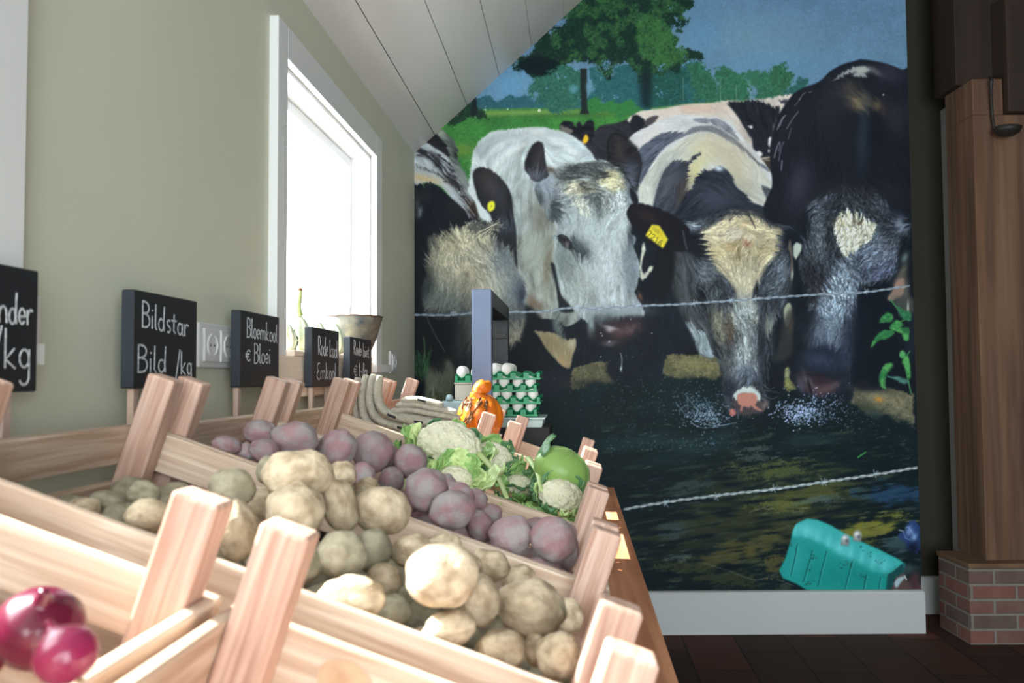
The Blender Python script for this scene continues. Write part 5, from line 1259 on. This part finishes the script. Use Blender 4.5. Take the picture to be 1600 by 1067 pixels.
cauli(768, 716, -.055, 30, 'cauliflower with a cream head between thick pale ribs, mid crate', ring(.043, (LP,LM,LD), (LM,LD), (LD,LM,LM), 2.4), (.45, .2, .2), 2)
cauli(876, 776, -.065, 32, 'cauliflower at the right near corner, cream head wrapped in green leaves', ring(.040, (LM,LP,LM), (LP,LD), (LD,LP,LD), 1.9), (.45, .2, 0), 3)
cauli(856, 752, -.080, 26, 'cauliflower in front of the round cabbage, mostly leaves', ring(.034, (LP,LM,LD), (LM,LP), (LM,LD,LD), 2.0, 1.6, 1.5), (.4, .2, .2), 4)
cauli(812, 762, -.095, 24, 'low cauliflower in the middle front, buried under dark green leaves', ring(.034, (LD,LM,LD), (LD,LM), (LD,LM,LD), 2.6, 2.2, 2.2), (.4, .2, .5), 5)
cauli(712, 748, -.085, 24, 'low cauliflower at the front left under broad bright leaves', ring(.046, (LP,LP,LP), (LP,LP), (LM,LP,LM), 2.4, 2.3, 1.6), (.5, .2, .1), 6)
cauli(655, 708, -.095, 20, 'leafy cauliflower at the left end, behind the red potatoes', ring(.038, (LM,LD,LM), (LD,LM), (LD,LD,LM), 1.7, 1.6, 1.5), (.3, .1, .2), 7)
for i_, (a_, b_) in enumerate((((748,708,1.86),(792,778,1.70)), ((826,716,1.92),(846,768,1.76)))):
    sw = smoothpath([at(*a_), at((a_[0]+b_[0])/2+4, (a_[1]+b_[1])/2-4, (a_[2]+b_[2])/2), at(*b_)], 6); host = [o for o in bpy.data.objects if o.name == 'cauliflower.001'][0]
    bpy.context.view_layer.update(); iw = host.matrix_world.inverted()
    MB().tube([iw @ p for p in sw], [.0085-.0003*i for i in range(len(sw))], 10, flat=.7).build('leaf_stalk', M['rib'], host, smooth=True)
# round cabbage
P, Y, v = onplane(878, 736, -.020); r = 43*Y/FPX
ce = empty('green_cabbage', P, 'smooth round green cabbage at the right of the cauliflowers', 'cabbage', None, (.3, .5, .3))
b = MB(); seg = 48
for i in range(25):
    th = math.pi*i/24
    for j in range(seg):
        ph = 2*math.pi*j/seg; k = r*(1+.018*math.cos(6*ph)*math.sin(th)+.006*math.sin(3*th+ph)); b.v.append(Vector((k*1.08*math.sin(th)*math.cos(ph), k*math.sin(th)*math.sin(ph), k*.82*math.cos(th))))
for i in range(24):
    for j in range(seg): b.f.append((i*seg+j, i*seg+(j+1) % seg, (i+1)*seg+(j+1) % seg, (i+1)*seg+j))
b.build('head', M['cabbage'], ce, smooth=True)
vb = MB()
for j in range(12):
    ph = 2*math.pi*j/12; vb.tube([(r*1.082*math.sin(t)*math.cos(ph+.12*math.sin(4*t)), r*1.005*math.sin(t)*math.sin(ph+.12*math.sin(4*t)), r*.825*math.cos(t)) for t in [k*.13+.15 for k in range(17)]], .0006, 5)
vb.build('veins', M['leaf'], ce, smooth=True)
add_leaf(ce, .085, .06, .5, .003, 31, M['leaf_dark'], Matrix.Rotation(R(175), 4, 'Z') @ Matrix.Translation((r*.9, 0, -r*.3)) @ Matrix.Rotation(-R(62), 4, 'Y'))

# ---------------------------------------------------------------- chalkboard signs
def arc(cx, cy, rx, ry, a0, a1, n=9): return [(cx+rx*math.cos(R(a0+(a1-a0)*i/n)), cy+ry*math.sin(R(a0+(a1-a0)*i/n))) for i in range(n+1)]
GLY = {
 'n': (.62, [[(.05,.5),(.08,0)], [(.08,.32)]+arc(.3,.32,.2,.2,150,0,6)+[(.52,0)]]),
 'm': (.95, [[(.05,.5),(.08,0)], [(.08,.32)]+arc(.26,.34,.16,.17,150,0,5)+[(.42,0)], [(.42,.32)]+arc(.62,.34,.18,.17,150,0,5)+[(.82,0)]]),
 'd': (.62, [arc(.26,.24,.2,.24,60,400,12), [(.5,1.),(.47,.45),(.5,0)]]), 'e': (.55, [[(.06,.24),(.46,.28)]+arc(.26,.27,.2,.24,5,320,12)]),
 'r': (.48, [[(.05,.5),(.08,0)], [(.08,.3)]+arc(.28,.32,.18,.18,160,50,5)]), 'k': (.6, [[(.08,1.),(.08,0)], [(.45,.5),(.1,.22),(.5,0)]]),
 'g': (.6, [arc(.27,.26,.2,.23,50,400,12), [(.48,.5),(.48,-.25)]+arc(.27,-.25,.2,.16,0,-160,7)]), 'l': (.28, [[(.1,1.),(.08,.1),(.2,0)]]), 'i': (.26, [[(.1,.5),(.1,0)], [(.1,.7),(.12,.74)]]),
 's': (.48, [arc(.26,.38,.14,.12,50,250,7)+arc(.24,.13,.15,.13,90,-120,7)]), 't': (.48, [[(.22,.8),(.2,.1),(.36,.02)], [(.02,.52),(.42,.54)]]),
 'a': (.6, [arc(.25,.25,.19,.24,50,390,12), [(.46,.5),(.46,.08),(.54,0)]]), 'o': (.58, [arc(.28,.25,.21,.25,90,450,14)]), 'b': (.6, [[(.08,1.),(.1,0)], arc(.3,.24,.2,.24,150,-160,10)]),
 'B': (.72, [[(.1,1.),(.1,0)], [(.1,.98)]+arc(.3,.76,.26,.22,90,-90,8)+[(.12,.52)], [(.12,.52)]+arc(.32,.26,.3,.26,90,-90,8)+[(.08,0)]]),
 'R': (.72, [[(.1,1.),(.1,0)], [(.1,.98)]+arc(.3,.74,.27,.24,90,-90,8)+[(.14,.48)], [(.25,.48),(.62,0)]]),
 'E': (.66, [arc(.4,.72,.28,.24,60,250,8)+arc(.38,.24,.32,.25,100,310,8)]), '€': (.75, [arc(.42,.4,.3,.38,50,310,12), [(.0,.5),(.5,.5)], [(.0,.32),(.46,.32)]]),
 '/': (.5, [[(.42,1.05),(.05,-.2)]]), '1': (.4, [[(.05,.7),(.25,1.),(.25,0)]]), ',': (.22, [[(.1,.05),(.04,-.15)]]), '-': (.5, [[(.05,.35),(.42,.36)]]), ' ': (.4, [])}
def lettering(e, text, y0, z0, h, width, slope=0., rad=.0018):
    tot = sum(GLY[c][0] for c in text); sx = width/tot; x = 0; b = MB()
    for c in text:
        wd, sts = GLY[c]
        for st in sts:
            pts = [Vector((.0009, y0+(x+px_)*sx, z0+py_*h+slope*(x+px_)*sx)) for px_, py_ in st]
            if len(pts) > 1: b.tube(pts, rad, 6, flat=.35, up=(1, 0, 0))
        x += wd
    return b.build('chalk_lettering', M['chalk'], e)
def sign(uf, v0, v1, z0, z1, label, lines, sticks):
    e = empty('chalkboard_sign', UV(uf, v0, z0), label, 'sign', 'chalkboard price signs along the wall'); e.rotation_euler = (0, 0, -A)
    L = v1-v0; H = z1-z0
    MB().box(-.022, 0, 0, 0, L, H).build('board', M['slate'], e, bevel=.0025)
    MB().box(-.0205, -.0006, .0025, -.0015, .0005, H-.0025).build('board_edge', M['slate_edge'], e)
    for y in sticks: MB().box(-.0215, y, TZ-z0, -.0105, y+.016, -.0003).build('stick', M['stick'], e, bevel=.001)
    for ln in lines: lettering(e, *ln)
    return e
sign(-.708, .770, 1.026, 1.184, 1.343, 'nearest chalkboard sign, cut by the left edge, ending in nder and /kg',
     [('nder', .180, .086, .040, .066, -.0), ('/kg', .168, .030, .050, .076, -.0)], (.03, .207))
sign(-.702, 1.250, 1.468, 1.185, 1.343, 'chalkboard sign reading Bildstar, in front of the bare wall', [('Bildstar', .020, .100, .042, .165, -.06), ('Bild', .008, .026, .044, .098, .0), ('/kg', .135, .022, .042, .064, .0)], (.020, .18))
sign(-.708, 1.679, 1.905, 1.181, 1.345, 'chalkboard sign reading Bloemkool, right of the double socket', [('Bloemkool', .030, .108, .042, .182, -.03), ('€', .026, .056, .030, .030, .0), ('Bloei', .070, .052, .044, .100, .0)], (.014, .17))
sign(-.698, 2.120, 2.365, 1.176, 1.336, 'chalkboard sign reading Rode kool, in front of the wooden window ledge', [('Rode', .045, .086, .052, .090, -.02), ('kool', .150, .082, .050, .080, -.02), ('Emkool', .035, .020, .046, .180, .0)], (.034, .172))
sign(-.690, 2.456, 2.715, 1.176, 1.326, 'farthest chalkboard sign reading Rode biet, by the clay bowl', [('Rode', .035, .095, .046, .095, -.02), ('biet', .148, .090, .046, .080, -.02), ('€', .040, .030, .040, .040, .0), ('1,-/kg', .095, .028, .042, .110, .0)], (.03, .20))

# ---------------------------------------------------------------- window ledge, bowl, gourds
LZ = 1.272
le_ = empty('wooden_window_ledge', UV(-.765, 1.935, 1.150), 'pale wooden ledge board across the far window, carrying the bowl and gourds', 'ledge'); le_.rotation_euler = (0, 0, -A)
MB().box(.0245, 0, 0, .0405, .93, LZ-1.150-.0162).build('fascia', M['ledge'], le_, bevel=.003)
MB().box(-.090, .125, LZ-1.150-.016, .0405, .93, LZ-1.150).build('ledge_top', M['ledge'], le_, bevel=.003)
MB().box(.0405, .004, .012, .0418, .926, .026).build('trim_strip', M['ledge'], le_)
Bv = 2.80; be = empty('clay_bowl', UV(-.776, Bv, LZ), 'wide mottled grey clay bowl with a brown rim on the window ledge', 'bowl')
bl_ = MB(); bl_.lathe([(.046,0),(.053,.004),(.058,.016),(.070,.038),(.082,.068),(.092,.102),(.102,.138),(.097,.138),(.084,.104),(.070,.068),(.054,.040),(.03,.018),(0.001,.013)], 48, cap=False)
bl_.f.append(tuple(i*13 for i in range(48))[::-1]); bl_.build('bowl_body', M['bowl'], be, smooth=True)
bw = MB(); seg = 48; ring = [Vector((.0995*math.cos(2*math.pi*i/seg), .0995*math.sin(2*math.pi*i/seg), .139+.001*math.sin(i*1.7))) for i in range(seg+1)]
bw.tube(ring, .0042, 8, flat=.6); bw.build('bowl_rim', M['bowl_rim'], be, smooth=True)
def gourd(px, pyb, pyt, wpx, u_, label, stem, seed, stripes=True, dark=False):
    v_ = -u_/math.tan(A-math.atan((px-800)/FPX)); k = (v_*CAa-u_*SAa)/FPX; h = (pyb-pyt)*k; r = wpx*k/2*1.25
    e = empty('warty_gourd', UV(u_, v_, LZ), label, 'gourd', 'gourds on the window ledge')
    rr = random.Random(seed); seg = 40; n = 22; b = MB(); g = MB()
    def rad(t, ph):
        base = math.sin(math.pi*min(1, t*.93+.045))**.62*(1.0-.45*t)
        return r*1.25*base*(1+.07*math.cos(9*ph))+.0015*mnoise.noise(Vector((math.cos(ph)*4, math.sin(ph)*4, t*9+seed)))
    for i in range(n+1):
        t = i/n
        for j in range(seg):
            ph = 2*math.pi*j/seg; q = rad(t, ph); b.v.append(Vector((q*math.cos(ph), q*math.sin(ph), h*t)))
    for i in range(n):
        for j in range(seg): b.f.append((i*seg+j, i*seg+(j+1) % seg, (i+1)*seg+(j+1) % seg, (i+1)*seg+j))
    b.f.append(tuple(range(seg))[::-1]); b.f.append(tuple(n*seg+j for j in range(seg)))
    b.build('gourd_body', M['gourd'] if not dark else M['gourd_green'], e, smooth=True)
    if stripes:
        for a in range(0, 9, 1):
            ph = 2*math.pi*(a+.5)/9; pts = [Vector(((rad(t, ph)+.0004)*math.cos(ph), (rad(t, ph)+.0004)*math.sin(ph), h*t)) for t in [x/16 for x in range(1, 11)]]
            if a % 3 == 0: g.tube(pts, [.002+.004*math.sin(math.pi*q/9)+.001*(q % 2) for q in range(10)], 7, flat=1)
        g.build('green_stripes', M['gourd_green'], e, smooth=True)
    if stem:
        pts = smoothpath([(0, 0, h*.97), (-.003, -.004, h+.02), (.002, -.010, h+stem*.7), (.004, -.006, h+stem)], 5); m_ = len(pts)
        MB().tube(pts, [r*.30*(1-.62*i/m_)+.0012 for i in range(m_)], 10).build('gourd_stalk', M['stem'], e, smooth=True)
        MB().lathe([(.001, 0), (.0065, .001), (.0075, .005), (.005, .009), (.001, .010)], 12, c=(.004, -.006, h+stem-.001)).build('stalk_end', M['husk'], e, smooth=True)
gourd(467, 545, 486, 32, -.795, 'white gourd with a long upright stalk, at the left of the ledge', .070, 1)
gourd(495, 545, 492, 30, -.795, 'white gourd with dark green ribs, next to the stalked one', 0, 2)
gourd(520, 546, 494, 32, -.795, 'pale gourd between the ribbed gourd and the clay bowl', 0, 3)
gourd(449, 545, 500, 22, -.795, 'small greenish mottled gourd at the very left of the ledge', 0, 5, True, False)

# ---------------------------------------------------------------- folded knitted socks
def sock(pts, Y, r, label, patch=None, flat=.45, dY=0):
    P = [at(x, y, Y+dY*i/len(pts)) for i, (x, y) in enumerate(pts)]; P = smoothpath(P, 5); o = P[0].copy(); m_ = len(P)
    e = empty('knitted_sock', o, label, 'sock', 'folded knitted socks on the crates')
    rr = [r*min(1, .55+.45*math.sin(math.pi*min(.5, (i+.6)/m_*3)), .6+.4*math.sin(math.pi*min(.5, (m_-i-.4)/m_*3))) for i in range(m_)]
    b = MB(); b.tube([p-o for p in P], rr, 14, flat=flat, up=(0, 1, 0)); b.build('knit_body', M['sock'], e, smooth=True)
    for q in patch or []:
        i = int(q*m_); i = max(1, min(m_-3, i)); a = P[i]-o; c = P[i+2]-o; d = (c-a).normalized()
        up = Vector((0, -1, 0)); w_ = r*.45
        k = MB(); off = up*(r*flat*1.03); sd = d.cross(up).normalized()
        for z in (0, .002):
            for x_, y_ in ((-.013, -1.6), (.012, -1.0), (.013, 1.6), (-.011, 1.0)): k.v.append(a+d*x_+sd*(w_*y_*.5)+off*(1+z*3))
        k.f += [(0,1,2,3), (7,6,5,4), (0,4,5,1), (1,5,6,2), (2,6,7,3), (3,7,4,0)]; k.build('dark_patch', M['sock_mark'], e)
    return e
sock([(560,590),(555,615),(556,645),(566,672),(590,684),(622,690)], 2.24, .0118, 'outermost cream sock of the left bundle, reaching lowest toward the cauliflower', flat=2.8)
sock([(573,586),(567,612),(568,642),(580,664),(610,676),(650,682),(690,683)], 2.24, .0118, 'second cream sock of the left bundle, ending under the dark patches', [.82], flat=2.8)
sock([(584,585),(579,610),(580,636),(592,655),(622,666),(665,672),(705,672)], 2.24, .0118, 'third cream sock of the left bundle', [.7,.9], flat=2.8)
sock([(594,587),(590,606),(592,628),(604,644),(634,655),(672,660),(712,660)], 2.24, .0118, 'topmost cream sock of the left bundle, standing highest by the farthest sign', [.55, .75], flat=2.8)
sock([(612,642),(640,640),(670,645),(700,650),(718,653)], 2.24, .0095, 'cream sock of the right pile, third from its top', flat=2.8)
sock([(620,634),(645,631),(672,636),(696,641),(714,645)], 2.24, .0095, 'cream sock of the right pile, second from its top', flat=2.8)
sock([(628,626),(650,624),(676,629),(692,634)], 2.24, .0095, 'top cream sock of the right pile, with a black stripe', [.45], flat=2.8)
sock([(606,650),(636,650),(670,656),(704,662)], 2.24, .0095, 'bottom cream sock of the right pile', flat=2.8)

# ---------------------------------------------------------------- orange squash
P = at(750, 654, 2.66); se = empty('orange_squash', P, 'bright orange ribbed squash with a bent neck in the small far crate', 'squash', None, (0, .2, .3))
k = 2.66/FPX; b = MB(); seg = 60
for i in range(25):
    th = math.pi*i/24
    for j in range(seg):
        ph = 2*math.pi*j/seg; q = 37*k*(1+.09*abs(math.cos(5*ph))*math.sin(th)+.03*mnoise.noise(Vector((math.cos(ph)*2, math.sin(ph)*2, th*2)))); b.v.append(Vector((q*.92*math.sin(th)*math.cos(ph), q*.92*math.sin(th)*math.sin(ph), q*1.05*math.cos(th))))
for i in range(24):
    for j in range(seg): b.f.append((i*seg+j, i*seg+(j+1) % seg, (i+1)*seg+(j+1) % seg, (i+1)*seg+j))
b.build('squash_body', M['orange'], se, smooth=True)
nk = smoothpath([(-.012, -.005, .05), (-.025, -.012, .075), (-.022, -.014, .095), (-.004, -.016, .108), (.006, -.016, .122)], 5)
MB().tube(nk, [.034, .032, .031, .030, .028, .026, .024, .022, .022, .023, .024, .025, .025, .025, .024, .022, .019, .015, .011, .009, .006], 16).build('squash_neck', M['orange'], se, smooth=True)
hb = MB(); rr = random.Random(5)
for i in range(34):
    a = rr.uniform(3.3, 4.7); z = rr.uniform(-.01, .065); r0 = .070*math.cos(z*9)+.002
    p = Vector((r0*math.cos(a), r0*math.sin(a), z)); hb.tube([p, p+Vector((rr.uniform(-.01, .01), -.006, rr.uniform(-.025, -.008))), p+Vector((rr.uniform(-.016, .016), -.004, rr.uniform(-.045, -.02)))], [.0035, .0028, .001], 6)
hb.build('dry_husk_strands', M['husk'], se, smooth=True)

# ---------------------------------------------------------------- egg trays and what they stand on
def tray_mesh(nx, ny, p=.049, h=.031, sub=7):
    V = []; F = []; X = nx*sub; Yn = ny*sub
    for j in range(Yn+1):
        for i in range(X+1):
            x = i/sub-.5; y = j/sub-.5; a = (2-math.cos(2*math.pi*x)-math.cos(2*math.pi*y))/4
            fl = .0012*math.cos(2*math.pi*x*6)
            V.append(Vector(((x+.5)*p, (y+.5)*p, h*min(1, a*1.15)+fl*(a > .3))))
    for j in range(Yn):
        for i in range(X): q = j*(X+1)+i; F.append((q, q+1, q+X+2, q+X+1))
    return V, F
EM = None
def egg_mesh():
    b = MB(); pr = []
    for i in range(15):
        t = math.pi*i/14; z = -math.cos(t); pr.append((max(.0003, .0205*math.sin(t)*(1+.13*z)), .0275*z+.0275))
    b.lathe(pr, 24, cap=False); me = bpy.data.meshes.new('egg'); me.from_pydata([tuple(v) for v in b.v], [], b.f); me.materials.append(M['egg']); me.polygons.foreach_set('use_smooth', [True]*len(me.polygons)); return me
EM = egg_mesh()
def egg(Pw, label, grp):
    o = bpy.data.objects.new('egg', EM); C.objects.link(o); o.location = Pw; o.rotation_euler = (rnd.uniform(-.1, .1), rnd.uniform(-.1, .1), 0); return tag(o, label, 'egg', grp)
def tray(u0, v0, z, nx, ny, label):
    e = empty('egg_tray', UV(u0, v0, z), label, 'egg tray', 'green egg trays on the table end'); e.rotation_euler = (0, 0, -A)
    V, F = tray_mesh(nx, ny); o = mesh('cup_sheet', V, F, M['tray'], e, smooth=True); o.modifiers.new('thickness', 'SOLIDIFY').thickness = .0016
    W = nx*.049; D = ny*.049; b = MB(); b.box(-.003, -.003, 0, W+.003, -.0005, .007).box(-.003, D+.0005, 0, W+.003, D+.003, .007).box(-.003, -.0005, 0, -.0005, D+.0005, .007).box(W+.0005, -.0005, 0, W+.003, D+.0005, .007)
    for i in range(nx): 
        c = i*.049
        for s_ in (0, 1):
            x = c+s_*.049
            b.box(x-.011 if s_ else x, -.0028, .007, x if s_ else x+.009, -.0008, .025)
    b.build('rim', M['tray'], e)
    return e
zt0 = 1.2-(652-588)/FPX*3.02
us = -.345
LV = ['bottom', 'second', 'third', 'top']
PO = ['first', 'second', 'third', 'fourth', 'fifth']
for L_ in range(4):
    off = .012 if L_ % 2 else 0
    z = zt0+.004+L_*.0455
    tray(us+off, 3.03, z, 4 + (0 if L_ % 2 else 0), 5, f'green egg tray, {LV[L_]} one of the stack of four')
    rows = range(5) if L_ == 3 else range(1)
    for r_ in rows:
        for c_ in range(4):
            if L_ == 3 and (c_ >= 2 and r_ < 5): continue          # the top tray is only half full
            egg(UV(us+off+(c_+.5)*.049, 3.03+(r_+.5)*.049, z+.007),
                f'white egg, {LV[L_]} tray of the stack, {PO[c_]} from left, {PO[r_]} row' , 'white eggs in the green trays')
ft = empty('foam_dish', UV(us-.01, 3.015, zt0-.036), 'pale mint foam dish under the stack of egg trays', 'dish'); ft.rotation_euler = (0, 0, -A)
def frustum(x0, y0, x1, y1, z0, z1, gr):
    b = MB(); 
    for z, g in ((z0, 0), (z1, gr)): b.v += [Vector(q) for q in ((x0-g, y0-g, z), (x1+g, y0-g, z), (x1+g, y1+g, z), (x0-g, y1+g, z))]
    b.f += [(0,3,2,1),(4,5,6,7),(0,1,5,4),(1,2,6,5),(2,3,7,6),(3,0,4,7)]; return b
frustum(0, 0, .225, .26, 0, .030, .006).build('dish_body', M['foam'], ft, bevel=.002)
MB().box(-.012, -.012, .0302, .237, .272, .036).build('dish_lip', M['foam'], ft, bevel=.002)
o = MB().box(-.36, 3.0, TZ, -.10, 3.32, zt0-.0362).build('black_storage_box', M['blackbox'], bevel=.004); o.matrix_world = RM; tag(o, 'plain black box under the egg dish on the table end', 'box')
# smaller group at the left of the steel arch
zb_ = 1.2-(597-588)/FPX*3.02
o = empty('cardboard_box', UV(-.452, 3.02, zb_-.066), 'beige carton standing under the single egg tray', 'box'); o.rotation_euler = (0, 0, -A)
MB().box(0, 0, 0, .098, .20, .060).build('carton_body', M['beige'], o, bevel=.002); MB().box(-.003, -.003, .0602, .101, .203, .066).build('carton_lid', M['beige'], o, bevel=.002)
tray(-.452, 3.03, zb_+.001, 2, 4, 'small green egg tray on the beige carton')
for r_ in range(2):
    for c_ in range(2): egg(UV(-.452+(c_+.5)*.049, 3.03+(r_+.5)*.049, zb_+.008), f'white egg in the small tray on the carton, {("front","second")[r_]} row, {("left","right")[c_]}', 'white eggs in the green trays')
o = empty('pale_blue_scale', UV(-.50, 2.99, TZ), 'pale blue plastic scale housing beside the carton', 'scale'); o.rotation_euler = (0, 0, -A)
zz = zb_-.066-TZ-.0005
MB().box(0, 0, 0, .130, .24, zz).build('housing', M['bluebox'], o, bevel=.006)
MB().lathe([(.001, 0), (.014, 0), (.013, .016), (.008, .022), (.001, .024)], 20, c=(.030, .012, zz)).build('knob', M['bluebox'], o, smooth=True)

# ---------------------------------------------------------------- steel arch
ar = empty('steel_arch', UV(-.376, 2.925, TZ), 'anthracite steel arch standing on the table in front of the mural', 'frame'); ar.rotation_euler = (0, 0, -A)
HT = 1.2+(588-450)/FPX*2.93-TZ
b = MB(); b.box(0, 0, 0, .071, .045, HT).build('front_leg', M['steel'], ar, bevel=.002)
MB().box(0, .0452, HT-.060, .071, .78, HT).build('top_bar', M['steel_shaded'], ar, bevel=.002)
MB().box(0, .73, -TZ+.001, .071, .78, HT-.0602).build('rear_leg', M['steel_shaded'], ar, bevel=.002)
MB().box(.006, .722, HT-.145, .065, .7298, HT-.120).build('bracket', M['iron'], ar, bevel=.001)
for x in (.018, .053): MB().lathe([(.001, 0), (.004, 0), (.004, .002), (.001, .003)], 10, M=Matrix.Translation((x, .722, HT-.128)) @ Matrix.Rotation(R(90), 4, 'X')).build('screw', M['steel'], ar)
# knot on the near crate board
kb_e = MB(); kk = E0.matrix_world.inverted() @ at(541, 1033, .672)
for r, z in ((.020, .0000), (.012, .0003)):
    n = len(kb_e.v); seg = 28
    for i in range(seg):
        a = 2*math.pi*i/seg; kb_e.v.append(Vector((kk.x+r*1.2*math.cos(a)*(1+.07*math.sin(3*a)), .448-.0124-z, .126+r*math.sin(a))))
    kb_e.f.append(tuple(range(n, n+seg)))
kb_e.build('wood_knot', mat('wood_knot', (216,182,152), .6, (188,146,116), scale=60, contrast=.5), E0)
